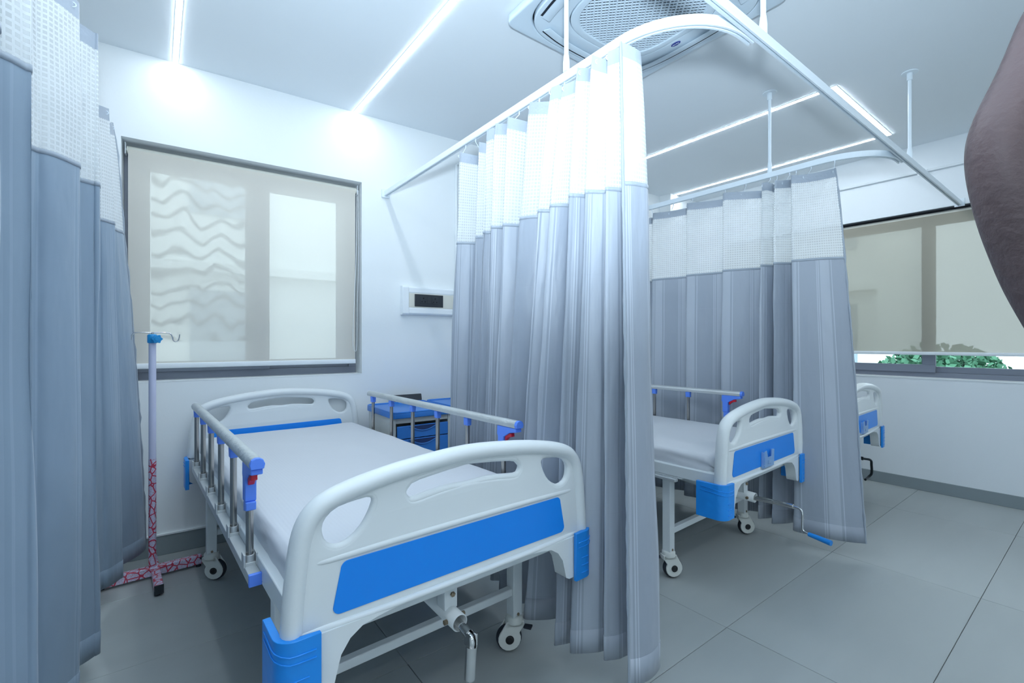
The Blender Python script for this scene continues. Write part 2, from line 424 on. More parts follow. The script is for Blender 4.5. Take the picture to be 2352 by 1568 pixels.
# back wall with window opening (built in the wall's own frame: x = s, y = depth behind the face)
wb = empty('wall_back', (0, WY, 0), -A); struct(wb)
WS0, WS1, WZ0, WZ1 = -.156, 1.175, .997, 2.372
s_ = MB(); D = .24
s_.box(-2.5, WS0, 0, D, 0, CZ+.02); s_.box(WS1, 5.3, 0, D, 0, CZ+.02); s_.box(WS0, WS1, 0, D, 0, WZ0); s_.box(WS0, WS1, 0, D, WZ1, CZ+.02)
s_.build('wall_surface', 'wall', wb)
struct(MB().box(-2.5, 4.49, -.012, -.0005, 0, .112).build('baseboard_back', 'skirt', bevel=.002, loc=(0, WY, 0), rot=(0, 0, -A)))
struct(MB().box(-2.5, 4.49, -.016, -.0005, .113, .122).build('trim_1', 'wall', loc=(0, WY, 0), rot=(0, 0, -A)))
# right wall with window
V0, V1, VZ0, VZ1 = -.9, 2.75, .925, 2.31
s_ = MB(); s_.box(XR, XR+D, YF-.1, V0, 0, CZ+.02); s_.box(XR, XR+D, V1, 3.6, 0, CZ+.02)
s_.box(XR, XR+D, V0, V1, 0, VZ0); s_.box(XR, XR+D, V0, V1, VZ1, CZ+.02)
struct(s_.build('wall_right', 'wall_grey'))
rb = empty('baseboard_right'); struct(rb)
y = YF
while y < 3.1:
    MB().box(XR-.011-random.uniform(0, .0015), XR-.0005, y+.001, min(y+1.19, 3.1)-.001, 0, .094).build('tile', 'skirt', rb, bevel=.0015, seg=1); y += 1.19
struct(MB().box(XL-.1, XL, YF-.1, 3.6, 0, CZ+.02).build('wall_left', 'wall'))
struct(MB().box(XL-.1, XR+.1, YF-.2, YF-.1, 0, CZ+.02).build('wall_front', 'wall'))
struct(MB().box(4.5, XR-.001, 3.03, 3.2, 0, CZ-.001).build('wall_column', 'wall'))

# window 1 (in the back wall, own frame)
def window_back():
    r = empty('window_1', (0, WY, 0), -A); struct(r)
    b = MB(); y0, y1 = .15, .21
    b.box(WS0, WS1, y0, y1, WZ0, WZ0+.05).box(WS0, WS1, y0, y1, WZ1-.06, WZ1).box(WS0, WS0+.05, y0, y1, WZ0+.05, WZ1-.06).box(WS1-.05, WS1, y0, y1, WZ0+.05, WZ1-.06)
    b.build('window_frame', 'frame', r, bevel=.002)
    for (a, c, yy, nm) in ((WS0+.05, .60, .135, 'sash'), (.46, WS1-.05, .165, 'sash')):
        b = MB(); z0, z1 = WZ0+.05, WZ1-.06; t = .07
        b.box(a, c, yy, yy+.028, z0, z0+t*.9).box(a, c, yy, yy+.028, z1-t, z1).box(a, a+t, yy, yy+.028, z0+t*.9, z1-t).box(c-t*1.2, c, yy, yy+.028, z0+t*.9, z1-t)
        s = b.build(nm, 'frame', r, bevel=.002)
        MB().box(a+t, c-t*1.2, yy+.011, yy+.016, z0+t*.9, z1-t).build('pane', 'glass', s)
    MB().box(-.03, .455, .128, .129, 1.23, 2.25).build('insect_screen', 'screen', r)
    MB().box(WS0+.004, -.10, .10, .13, WZ0+.012, WZ0+.04).build('frame_stop', 'framed', r)
    MB().box(WS0, WS1, .0, .2, WZ0-.002, WZ0+.004).build('window_sill', 'wall', r)
window_back()
def window_right():
    r = empty('window_2'); struct(r)
    x0, x1 = XR+.13, XR+.2
    b = MB(); b.box(x0, x1, V0, V1, VZ0, VZ0+.045).box(x0, x1, V0, V1, VZ1-.05, VZ1).box(x0, x1, V0, V0+.05, VZ0, VZ1).box(x0, x1, V1-.05, V1, VZ0, VZ1)
    b.build('window_frame', 'frame', r, bevel=.002)
    # two sliding sashes on either side of the mullion at y = 1.0
    for a, c, xx, lo in ((.955, V1-.05, .112, .065), (V0+.05, 1.05, .145, .05)):
        b = MB(); z0, z1 = VZ0+.045, VZ1-.05
        b.box(XR+xx, XR+xx+.03, a, c, z0, z0+lo).box(XR+xx, XR+xx+.03, a, c, z1-.06, z1).box(XR+xx, XR+xx+.03, a, a+.085, z0+lo, z1-.06).box(XR+xx, XR+xx+.03, c-.06, c, z0+lo, z1-.06)
        s = b.build('sash', 'frame', r, bevel=.002)
        MB().box(XR+xx+.012, XR+xx+.017, a+.085, c-.06, z0+lo, z1-.06).build('pane', 'glass', s)
    MB().box(XR-.004, XR+.2, V0, V1, VZ0-.004, VZ0+.006).build('window_sill', 'wall', r)
window_right()

# ------------------------------------------------------------------ outdoors, seen through the windows
tag(MB().box(-20, 30, -25, 30, -3.3, -3.2).build('outdoor_ground', 'ground'), kind='structure')
def building(name, x0, x1, y0, y1, z0, z1, face, label):
    r = empty(name, ((x0+x1)/2, (y0+y1)/2, z0)); tag(r, label, 'building')
    l = lambda b: b
    b = MB().box(x0-r.location.x, x1-r.location.x, y0-r.location.y, y1-r.location.y, 0, z1-z0); b.build('wall', 'outw', r)
    n = 3
    for i in range(n):
        for k in range(int((z1-z0)/2.8)):
            zz = 1.0+k*2.8
            if face == 'y':
                c = x0-r.location.x+(i+.5)*(x1-x0)/n; yb = y0-r.location.y
                w_ = MB().box(c-.55, c+.55, yb-.05, yb+.02, zz, zz+1.5).build('window', 'outg', r)
            else:
                c = y0-r.location.y+(i+.5)*(y1-y0)/n; xb = x0-r.location.x
                w_ = MB().box(xb-.05, xb+.02, c-.55, c+.55, zz, zz+1.5).build('window', 'outg', r)
    for k in range(1, int((z1-z0)/2.8)+1):
        zz = k*2.8
        if face == 'y': MB().box(x0-r.location.x, x1-r.location.x, y0-r.location.y-.25, y0-r.location.y, zz, zz+.15).build('ledge', 'outw', r)
        else: MB().box(x0-r.location.x-.25, x0-r.location.x, y0-r.location.y, y1-r.location.y, zz, zz+.15).build('ledge', 'outw', r)
building('building', -4, 6, 9.5, 13, -3.2, 9, 'y', 'white rendered neighbouring building seen through the blind left of the beds')
building('building', 13, 17, 3.4, 9, -3.2, 8, 'x', 'white building beyond the right window, pale wall glimpsed under its blind')
def tree(x, y, z, rr, label):
    r = empty('tree', (x, y, -3.2)); tag(r, label, 'tree', 'trees outside the right window')
    MB().tube([(0, 0, 0), (.05, 0, z+3.2-rr*.5)], [.15, .08], 8).build('trunk', 'ground', r)
    bm = bmesh.new()
    rnd = random.Random(int(x*10+y*3))
    for k in range(9000):
        d = Vector((rnd.gauss(0, 1), rnd.gauss(0, 1), rnd.gauss(0, 1))).normalized()*rr*rnd.uniform(.55, 1)
        c = d+Vector((0, 0, z+3.2)); a = Vector((rnd.uniform(-1, 1), rnd.uniform(-1, 1), rnd.uniform(-1, 1)))*.06
        b = a.cross(Vector((rnd.uniform(-1, 1), rnd.uniform(-1, 1), rnd.uniform(-1, 1)))).normalized()*.045
        v = [bm.verts.new(c+q) for q in (a, b, -a, -b)]; bm.faces.new(v)
    me = bpy.data.meshes.new('foliage'); bm.to_mesh(me); bm.free(); f = link('foliage', me, 'leaf', r); f['kind'] = 'stuff'
tree(10.6, 1.9, .1, 1.1, 'green tree outside the right window, glimpsed beneath the blind left of the sash bar')
tree(12.5, -.6, .3, 1.4, 'green tree outside the right window, glimpsed beneath the blind right of the sash bar')
tree(13, -4.2, .5, 1.5, 'green tree outside the right window, furthest right')

# ------------------------------------------------------------------ LED channels in the ceiling
def led(x0, x1, y0, y1, label):
    r = empty('led_light', (x0, y0, CZ)); tag(r, label, 'light')
    MB().box(0, x1-x0, 0, y1-y0, -.0035, -.0005).build('channel', 'white', r)
    i = .002; MB().box(i, x1-x0-i, i, y1-y0-i, -.0055, -.0036).build('diffuser', 'led', r)
led(.075, .102, 1.13, 3.362, 'ceiling light strip ending above the left of the shaded window')
led(1.113, 1.14, 1.13, 3.316, 'slanting ceiling light strip ending at the wall right of the window')
led(.103, 1.112, 1.118, 1.145, 'ceiling light strip joining the two strips over the front bed')
led(3.442, 3.468, 1.145, 3.21, 'ceiling light strip emerging behind the white curtain net, ends at the thick strip')
led(4.572, 4.598, 1.145, 3.028, 'far ceiling light strip ending at the white corner column')
led(-2.0, 4.6, -.60, -.57, 'long added ceiling light strip, unseen, behind the viewer')  # added lamp out of view, brightens floor and ceiling
led(-2.0, 4.6, -1.62, -1.59, 'long added ceiling light strip, unseen, furthest behind the viewer, by the front wall')  # second unseen strip, put in to raise the ambient light
led(-1.30, -1.27, 1.13, 3.40, 'added ceiling light strip, unseen, behind the left curtain')  # added for the room light, hidden from the camera
led(3.442, 4.598, 1.112, 1.143, 'short thick ceiling light strip joining two strips above the curtain track')

# ------------------------------------------------------------------ curtain track
TZ = 2.30; T1, T2, TY_ = 1.345, 3.195, .79
def arc(cx, cy, r, a0, a1, n=14): return [(cx+r*math.cos(a0+(a1-a0)*k/n), cy+r*math.sin(a0+(a1-a0)*k/n), TZ) for k in range(n+1)]
PROF = [(-.011, 0), (-.004, 0), (-.004, .010), (.004, .010), (.004, 0), (.011, 0), (.013, .004), (.013, .034), (-.013, .034), (-.013, .004)]
tr = empty('curtain_track', (T1, TY_, 0)); tag(tr, 'white ceiling-hung curtain track frame with curved branches above the beds', 'curtain track')
def tp(p): return (p[0]-T1, p[1]-TY_, p[2])
def rail(name, pts): 
    MB().profile([tp(p) for p in pts], PROF).build(name, 'track', tr)
rail('long_rail', [(-2.2, TY_, TZ), (0, TY_, TZ), (2, TY_, TZ), (XR-.002, TY_, TZ)])
for T, yw in ((-.26, 3.38), (T1, 3.308), (T2, 3.225)):
    R = .30
    rail('side_rail', [(T, yw, TZ), (T, 2, TZ)]+arc(T+R, TY_+.028+R, R, PI, 3*PI/2)+[(T+R+.06, TY_+.028, TZ)])
    MB().prism(rrect(-.03, .03, -.008, .055, .006, 2), yw-TY_-.012, yw-TY_, 'y').build('wall_bracket', 'track', tr, loc=(T-T1, 0, TZ-.005))
MB().box(-.006, 0, -.03, .03, -.006, .055).build('wall_bracket', 'track', tr, loc=(XR-.001-T1, 0, TZ))
for x in (T1+.22, T2+.22):
    MB().box(-.10, .12, -.004, .036, .0345, .040).build('joint_clip', 'track', tr, loc=(x-T1, 0, TZ), bevel=.002)
def rod(x, y):
    b = MB(); b.lathe([(.0095, .09), (.0095, CZ-TZ-.02)], n=16)
    r = b.build('hanger_rod', 'track', tr, smooth=True, loc=(x-T1, y-TY_, TZ))
    MB().lathe([(.014, .034), (.014, .07), (.011, .1)], n=16).build('rod_cap', 'track', r, smooth=True)
    MB().lathe([(.014, CZ-TZ-.05), (.014, CZ-TZ-.008), (.04, CZ-TZ-.007), (.042, CZ-TZ-.003), (.04, CZ-TZ-.0005)], n=24).build('ceiling_flange', 'track', r, smooth=True)
for p in ((T1-.01, 1.385), (1.74, TY_), (T2, 1.41), (3.63, TY_), (-.26, 1.4), (0.12, TY_-.0)): rod(*p)

# ------------------------------------------------------------------ curtains
def curtain(name, label, top, bot, z0, z1, seam, cols, hooks, track, satin='satin', rows=46, seed=0, sag=None, group=None):
    """top/bot: plan control points of the cloth at its head and at its hem"""
    n = 9
    A_ = catmull([(x, y, 0) for x, y in top], n); B_ = catmull([(x, y, 0) for x, y in bot], n)
    K = len(A_)
    c = A_[0]; r = empty(name, (c.x, c.y, z0)); tag(r, label, 'curtain', group)
    us = [0]
    for i in range(1, K): us.append(us[-1]+max((A_[i]-A_[i-1]).length, (B_[i]-B_[i-1]).length))
    hw = z1-.052
    def pos(i, z, w=1):
        t = (z1-z)/(z1-z0); e = t**.8
        p = A_[i].lerp(B_[i], e)
        zz = z
        d = noise.noise(Vector((us[i]*5+seed, z*1.3, seed)))*.014+noise.noise(Vector((us[i]*16+seed, z*4, seed+3)))*.004
        a = min(i+1, K-1); b = max(i-1, 0); tt = (A_[a]-A_[b]); nn = Vector((tt.y, -tt.x, 0)); nn.normalize() if nn.length > 0 else None
        p = p+nn*d*w*min(1, t*6)
        if sag: zz = z-sag(us[i]/us[-1])*max(0, 1-(z1-z)/.5)
        return Vector((p.x-c.x, p.y-c.y, zz-z0))
    def sheet(nm, za, zb, m, k, off=0):
        me = bpy.data.meshes.new(nm); vs = []; fs = []; uvs = []
        for j in range(k+1):
            z = za+(zb-za)*j/k
            if nm == 'drape_panel' and j == 0: pass
            for i in range(K):
                p = pos(i, z)
                if off:
                    a = min(i+1, K-1); b = max(i-1, 0); tt = A_[a]-A_[b]; nn = Vector((tt.y, -tt.x, 0)).normalized(); p = p-nn*off
                vs.append(p); uvs.append((us[i], z))
        for j in range(k):
            for i in range(K-1): fs.append((j*K+i, j*K+i+1, (j+1)*K+i+1, (j+1)*K+i))
        me.from_pydata(vs, [], fs); uvl = me.uv_layers.new(name='UVMap')
        for l in me.loops: uvl.data[l.index].uv = uvs[l.vertex_index]
        o = link(nm, me, m, r, smooth='all'); return o
    sheet('header_band', z1, hw, 'hem', 2)
    sheet('net_panel', hw, seam, 'net', 18)
    sheet('drape_panel', seam, z0, satin, rows)
    # stitched seam band and bottom hem stand proud on both faces
    for nm, a, b_ in (('seam_band', seam+.007, seam-.007), ('bottom_hem', z0+.085, z0+.001)):
        o = sheet(nm, a, b_, 'hem' if nm == 'seam_band' else satin, 2)
        sm = o.modifiers.new('thickness', 'SOLIDIFY'); sm.thickness = .0035 if nm == 'seam_band' else .003; sm.offset = 0
    # gathered free edges
    for i0 in (0, K-1):
        pts = []; st = 60
        for j in range(st+1):
            z = z1-(z1-z0)*j/st; p = pos(i0, z); k_ = random.uniform(-.002, .002); pts.append(p+Vector((k_, k_, 0)))
        MB().tube(pts, [.0045+random.uniform(-.001, .0025) for _ in pts], 6).build('edge_hem', 'hem', r, smooth=True)
    # gliders: little ball chain hooks from the track slot to the header band
    for h in hooks:
        i = int(h*(K-1)); p = pos(i, z1-.02); q = track(p+c)-c; q.z = TZ+.006-z0
        b = MB(); b.tube([q, (q.x, q.y, q.z-.02)], .0035, 8)
        b.tube([(q.x, q.y, q.z-.02), (q.x*.6+p.x*.4, q.y*.6+p.y*.4, (q.z-.02)*.5+p.z*.5), p], .0018, 6)
        b.tube([p+Vector((.007*math.cos(a), 0, .007*math.sin(a))) for a in [2*PI*k/10 for k in range(10)]], .0018, 6, closed=True)
        b.build('glider', 'hook', r, smooth=True)
    return r
def pleats(F, toward, back, bulge=.10, last=None, first=None):
    """Z-folded cloth: broad faces (start, end), each turning back behind itself to the next; toward = side the faces bulge to"""
    out = list(first or [])
    for k, (a, b) in enumerate(F):
        a, b = Vector(a), Vector(b); d = b-a; n_ = Vector((d.y, -d.x))
        if n_.dot(Vector(toward)) < 0: n_ = -n_
        out += [tuple(a), tuple(a+d*.22+n_*bulge*.8), tuple(a+d*.5+n_*bulge), tuple(a+d*.8+n_*bulge*.7), tuple(b)]
        if k < len(F)-1:
            c = Vector(F[k+1][0]); e = Vector(back)
            out += [tuple(b.lerp(c, .18)+e), tuple(b.lerp(c, .75)+e*.9)]
    return out+list(last or [])
# middle curtain
mF = [((1.30, 2.16), (1.40, 2.12)), ((1.31, 1.995), (1.335, 1.965)), ((1.275, 1.875), (1.305, 1.85)), ((1.245, 1.76), (1.31, 1.735)), ((1.27, 1.70), (1.37, 1.655)), ((1.285, 1.56), (1.33, 1.45)),
      ((1.27, 1.405), (1.315, 1.37)), ((1.27, 1.335), (1.31, 1.305)), ((1.23, 1.22), (1.28, 1.20)), ((1.24, 1.155), (1.285, 1.12)), ((1.265, 1.105), (1.30, 1.078))]
mB = [((1.275, 2.26), (1.40, 2.18)), ((1.30, 2.08), (1.345, 2.03)), ((1.27, 1.98), (1.32, 1.93)), ((1.24, 1.885), (1.32, 1.845)), ((1.25, 1.80), (1.35, 1.745)), ((1.22, 1.69), (1.33, 1.62)),
      ((1.215, 1.58), (1.28, 1.53)), ((1.185, 1.47), (1.275, 1.385)), ((1.165, 1.27), (1.235, 1.244)), ((1.18, 1.205), (1.29, 1.14)), ((1.25, 1.105), (1.315, 1.075))]
m_top = pleats(mF, (-1, -.6), (.035, .006), first=[(1.35, 2.20), (1.31, 2.185)], last=[(1.35, 1.078), (1.358, 1.045), (1.34, 1.02), (1.315, 1.022), (1.29, 1.038), (1.275, 1.055)])
m_bot = pleats(mB, (-1, -.6), (.045, .008), first=[(1.33, 2.31), (1.285, 2.285)], last=[(1.385, 1.06), (1.415, 1.02), (1.385, .975), (1.32, .955), (1.26, .955), (1.215, .97)])
curtain('curtain', 'grey satin curtain with white net top between the two beds, hanging in deep folds', m_top, m_bot, .115, 2.264, 1.765, 0,
        [.015, .09, .18, .27, .36, .45, .54, .63, .72, .81, .88, .95], lambda p: Vector((T1, max(p.y, 1.10), 0)), seed=1.3,
        sag=lambda t: .03*abs(math.sin(t*PI*9)))
# right curtain, seen behind the second bed: facing side is -x
rF = [((3.14, 2.62), (3.19, 2.33)), ((3.13, 2.265), (3.17, 2.003)), ((3.11, 1.955), (3.17, 1.713)), ((3.10, 1.675), (3.19, 1.463)), ((3.085, 1.41), (3.14, 1.37)), ((3.06, 1.32), (3.15, 1.26)), ((3.06, 1.226), (3.18, 1.034))]
rB = [((3.12, 2.66), (3.20, 2.36)), ((3.10, 2.28), (3.19, 2.02)), ((3.09, 1.96), (3.19, 1.73)), ((3.08, 1.68), (3.20, 1.47)), ((3.06, 1.42), (3.15, 1.37)), ((3.04, 1.33), (3.17, 1.25)), ((3.03, 1.20), (3.155, .875))]
r_top = pleats(rF, (-1, -.4), (.035, .004), bulge=.05); r_bot = pleats(rB, (-1, -.4), (.045, .006), bulge=.07)
curtain('curtain', 'grey satin curtain with white net top behind the second bed, its right edge flaring out', r_top, r_bot, .10, 2.25, 1.715, 0,
        [.02, .11, .2, .3, .4, .5, .62, .72, .8, .88, .94, .995], lambda p: Vector((T2, max(p.y, 1.0), 0)), seed=5.1,
        sag=lambda t: .02*abs(math.sin(t*PI*6)))
# left curtain, close to the camera: broad faces turned towards the camera
lF = [((-.30, .78), (-.21, .84)), ((-.30, 1.10), (-.2145, 1.17)), ((-.275, 1.25), (-.192, 1.31)), ((-.27, 1.84), (-.187, 1.93)), ((-.225, 2.06), (-.156, 2.10)), ((-.215, 2.70), (-.170, 2.76)), ((-.19, 2.86), (-.168, 2.93))]
lB = [((-.30, .78), (-.21, .86)), ((-.31, 1.12), (-.22, 1.20)), ((-.28, 1.28), (-.20, 1.36)), ((-.29, 1.90), (-.196, 2.02)), ((-.245, 2.20), (-.174, 2.27)), ((-.20, 2.82), (-.13, 2.92)), ((-.19, 3.05), (-.037, 3.26))]
l_top = pleats(lF, (.3, -1), (-.03, .05), bulge=.12); l_bot = pleats(lB, (.3, -1), (-.04, .06), bulge=.12)
curtain('curtain', 'blue-grey curtain with white net top hanging at the far left, nearest the camera', l_top, l_bot, .10, 2.275, 1.77, 0,
        [.02, .12, .22, .32, .42, .52, .62, .72, .82, .9, .97], lambda p: Vector((-.26, p.y, 0)), satin='satin_l', seed=9.7,
        sag=lambda t: .02*abs(math.sin(t*PI*7)))

# ------------------------------------------------------------------ roller blinds
def blind_back():
    r = empty('roller_blind', (0, WY, 1.08), -A); tag(r, 'beige roller blind nearly closed over the window at the left, behind the front bed', 'blind')
    s0, s1 = WS0+.02, WS1-.02; z = lambda v: v-1.08
    rx = Matrix.Rotation(PI/2, 4, 'Y')
    MB().lathe([(.021, s0), (.021, s1)], (0, .075, z(2.325)), 20, rx).build('roller_tube', 'beige', r, smooth=True)
    me = bpy.data.meshes.new('fabric')
    zs = [2.325, 2.0, 1.7, 1.4, 1.1]; vs = [(s, .054, z(q)) for q in zs for s in (s0+.006, s1-.012)]
    me.from_pydata(vs, [], [(2*i, 2*i+1, 2*i+3, 2*i+2) for i in range(4)]); link('fabric', me, 'blind', r)
    MB().prism(rrect(.045, .064, z(1.072), z(1.103), .005, 2), s0+.004, s1-.010, 'x').build('bottom_bar', 'white', r, bevel=.001)
    for s in (s0-.008, s1+.003):
        MB().box(s, s+.004, .05, .10, z(2.295), z(2.36)).build('end_bracket', 'white', r, bevel=.001)
        MB().lathe([(.012, s-.001), (.012, s+.01)], (0, .075, z(2.325)), 16, rx).build('tube_plug', 'chrome', r, smooth=True)
    pts = catmull([(s1-.004, .03, z(2.32)), (s1-.01, .03, z(1.9)), (s1-.03, .03, z(1.4)), (s1-.034, .03, z(1.22)), (s1-.022, .03, z(1.165)), (s1-.008, .03, z(1.20)), (s1-.003, .03, z(1.5)), (s1+.006, .03, z(1.9)), (s1+.006, .035, z(2.32))], 12)
    MB().tube(pts, .0016, 6).build('bead_chain', 'white', r, smooth=True)
blind_back()
def blind_right():
    r = empty('roller_blind', (XR, 0, 1.13)); tag(r, 'wide beige roller blind on the right wall window, lowered almost to the sash rail', 'blind')
    z = lambda v: v-1.13
    rx = Matrix.Rotation(-PI/2, 4, 'X')
    MB().lathe([(.024, V0+.03), (.024, V1-.03)], (.06, 0, z(2.265)), 20, rx).build('roller_tube', 'beige', r, smooth=True)
    me = bpy.data.meshes.new('fabric')
    me.from_pydata([(.036, V0+.03, z(2.265)), (.036, V1-.03, z(2.265)), (.036, V1-.03, z(1.14)), (.036, V0+.03, z(1.14))], [], [(0, 1, 2, 3)]); link('fabric', me, 'blind2', r)
    MB().prism(rrect(.026, .046, z(1.118), z(1.145), .005, 2), V0+.03, V1-.03, 'y').build('bottom_bar', 'white', r, bevel=.001)
    MB().box(.02, .1, V0+.01, V1-.01, z(2.302), z(2.309)).build('gap_shade', 'framed', r)  # dark strip standing in for the shade in the gap above the tube
    for yy in (V0+.02, V1-.026): MB().box(.03, .09, yy, yy+.004, z(2.23), z(2.30)).build('end_bracket', 'white', r)
blind_right()

# ------------------------------------------------------------------ wall services
def trunk():
    r = empty('socket_rail', wallp(1.462, 0, 1.429), -A); tag(r, 'white bedhead trunking rail with a black socket plate, on the wall right of the window', 'socket rail')
    Ln = 1.35
    pr = [(0, .004), (-.036, .004), (-.048, .016), (-.048, .05), (-.044, .054), (-.044, .168), (-.048, .172), (-.048, .206), (-.036, .216), (0, .216)]
    MB().prism([(a, b) for a, b in pr], .05, Ln, 'x').build('trunking', 'white', r, bevel=.003)
    MB().box(.051, Ln, -.0465, -.0445, .058, .165).build('cover_strip', 'beige', r)
    MB().prism([(0, 0), (-.04, 0), (-.052, .012), (-.052, .208), (-.04, .22), (0, .22)], 0, .05, 'x').build('end_cap', 'white', r, bevel=.004)
    p = MB().box(.095, .332, -.052, -.047, .066, .160).build('socket_plate', 'black', r, bevel=.004)
    def holes(cx):
        f = MB().box(cx-.026, cx+.026, -.0545, -.052, .09, .142).build('socket_face', 'black', p, bevel=.002)
        for dx, dz, ww in ((0, .130, .005), (-.013, .104, .0045), (.013, .104, .0045)):
            MB().lathe([(ww, -.0552), (ww, -.0540)], (cx+dx, 0, dz), 12, Matrix(((1, 0, 0, 0), (0, 0, 1, 0), (0, 1, 0, 0), (0, 0, 0, 1)))).build('pin_hole', 'hole', p)
    holes(.165); holes(.262)
    MB().box(.198, .229, -.0545, -.052, .09, .142).build('rocker_switch', 'black', p, bevel=.002)
    # air / oxygen outlet further along behind the curtain
    MB().lathe([(.03, -.058), (.03, -.046)], (.62, 0, .11), 20, Matrix(((1, 0, 0, 0), (0, 0, 1, 0), (0, 1, 0, 0), (0, 0, 0, 1)))).build('gas_outlet', 'white', r)
trunk()
def tubes(name, label, pts, rr, m):
    o = MB().tube(pts, rr, 10).build(name, m, smooth=True); return tag(o, label, 'conduit')
a = wallp(1.93, .014, 1.646); b = wallp(1.93, .014, 2.655)
cdt = [a, b]+[wallp(1.93+.02*math.sin(t), .014, 2.655+.02*(1-math.cos(t))) for t in (.4, .8, 1.2)]+[wallp(2.9, .014, 2.675)]
tubes('conduit', 'thin white conduit rising from the socket rail beside the middle curtain', cdt, .010, 'white')
tubes('conduit', 'thin grey-white conduit running along the right wall above the window', [(XR-.012, -2, 2.626), (XR-.012, 3.0, 2.632)], .010, 'wall_grey')
o = MB().box(XR-.03, XR-.023, .98, 1.04, 2.60, 2.64).box(XR-.024, XR-.0005, .99, 1.0, 2.60, 2.612).build('conduit_clip', 'white'); tag(o, 'small white clip on the conduit above the right window', 'clip')

# ------------------------------------------------------------------ ceiling air conditioner
def aircon():
    x0, x1, y0, y1 = 1.39, 2.34, .945, 1.88; cx, cy = (x0+x1)/2, (y0+y1)/2
    r = empty('air_conditioner', (cx, cy, CZ)); tag(r, 'large white square air conditioner cassette in the ceiling with round-cornered grille', 'air conditioner')
    h = .475
    def se(rad, n, k=72, sq=1): 
        out = []
        for i in range(k):
            a = 2*PI*i/k; c, s = math.cos(a), math.sin(a)
            out.append((rad*math.copysign(abs(c)**(2/n), c), rad*math.copysign(abs(s)**(2/n), s)))
        return out
    def flat(name, outer, holes, zlow, th, bev, m, par=r):
        s = plate(name, outer, holes, th, bev, None); 
        bmesh.ops.transform(s.bm, matrix=Matrix.Translation((0, 0, zlow+th/2)) @ Matrix.Rotation(-PI/2, 4, 'X'), verts=s.bm.verts)
        return s.build(name, m, par, smooth=True)
    MB().prism(rrect(-h+.03, h-.03, -h+.03, h-.03, .04), -.012, -.001).build('backing_box', 'acdark', r)
    flat('outer_panel', rrect(-h, h, -h, h, .05), [se(.437, 4.5)], -.042, .04, .010, 'acw')
    # middle ring carrying the four outlets
    flat('inner_panel', se(.430, 4.5), [se(.30, 3.4)], -.052, .036, .006, 'acw')
    flat('grille_frame', se(.297, 3.4), [se(.262, 3.2)], -.055, .020, .005, 'acw')
    MB().prism(se(.29, 3.4), -.018, -.014).build('grille_backing', 'acdark', r)
    # louvre blades on each side of the grille, swung slightly open
    for k in range(4):
        m = Matrix.Rotation(k*PI/2, 4, 'Z')
        b = MB(); pts = catmull([(-.30, .352, 0), (-.17, .374, 0), (0, .380, 0), (.17, .374, 0), (.30, .352, 0)], 5)
        b.profile([(p.x, p.y, -.062) for p in pts], [(-.022, .004), (.018, -.004), (.022, -.001), (-.018, .008)])
        bmesh.ops.transform(b.bm, matrix=m, verts=b.bm.verts)
        b.build('louvre_blade', 'acw', r, smooth=True)
        b = MB(); b.profile([(p.x, p.y+.028, -.0535) for p in pts], [(-.006, 0), (.006, 0), (.006, .003), (-.006, .003)])
        bmesh.ops.transform(b.bm, matrix=m, verts=b.bm.verts); b.build('outlet_slot', 'acdark', r)
    # grille lattice: rows of slats with staggered dividers, clipped to the rounded opening
    inside = lambda x, y, R=.264: (abs(x)/R)**3.2+(abs(y)/R)**3.2 < 1
    b = MB()
    def bars(ang, st, half, z0, z1):
        m_ = Matrix.Rotation(ang, 4, 'Z'); c_, s_n = math.cos(ang), math.sin(ang); v = -.33
        while v < .33:
            ts = [t/200*.33 for t in range(-200, 201) if inside(t/200*.33*c_-v*s_n, t/200*.33*s_n+v*c_)]
            if len(ts) > 4: b.box(ts[0], ts[-1], v-half, v+half, z0, z1, m_)
            v += st
    bars(-PI/4, .0185, .0027, -.050, -.044)
    bars(PI/4, .035, .0030, -.0505, -.043)
    bars(PI/4+.0001, .0175, .0010, -.0495, -.044)
    g = b.build('grille_lattice', 'acw', r); g['kind'] = 'stuff'
    # maker's oval badge on the frame nearest the right wall
    bx, by = 2.205-cx, 1.43-cy
    m = Matrix.Rotation(0, 4, 'Z')
    bd = MB().prism([(.027*math.cos(t), .012*math.sin(t)) for t in [2*PI*k/28 for k in range(28)]], -.003, 0).build('badge', 'navy', r, loc=(.325, .03, -.0525), rot=(0, 0, PI/2))
    cu = bpy.data.curves.new('t', 'FONT'); cu.body = 'Carrier'; cu.size = .0135; cu.align_x = 'CENTER'; cu.align_y = 'CENTER'; cu.extrude = .0004; cu.shear = .3
    t = bpy.data.objects.new('t', cu); COL.objects.link(t); bpy.context.view_layer.update()
    me = bpy.data.meshes.new_from_object(t.evaluated_get(bpy.context.evaluated_depsgraph_get())); bpy.data.objects.remove(t)
    me.materials.clear()
    o = link('badge_lettering', me, 'badge', bd); o.location = (0, 0, -.0036); o.rotation_euler = (PI, 0, 0)
aircon()

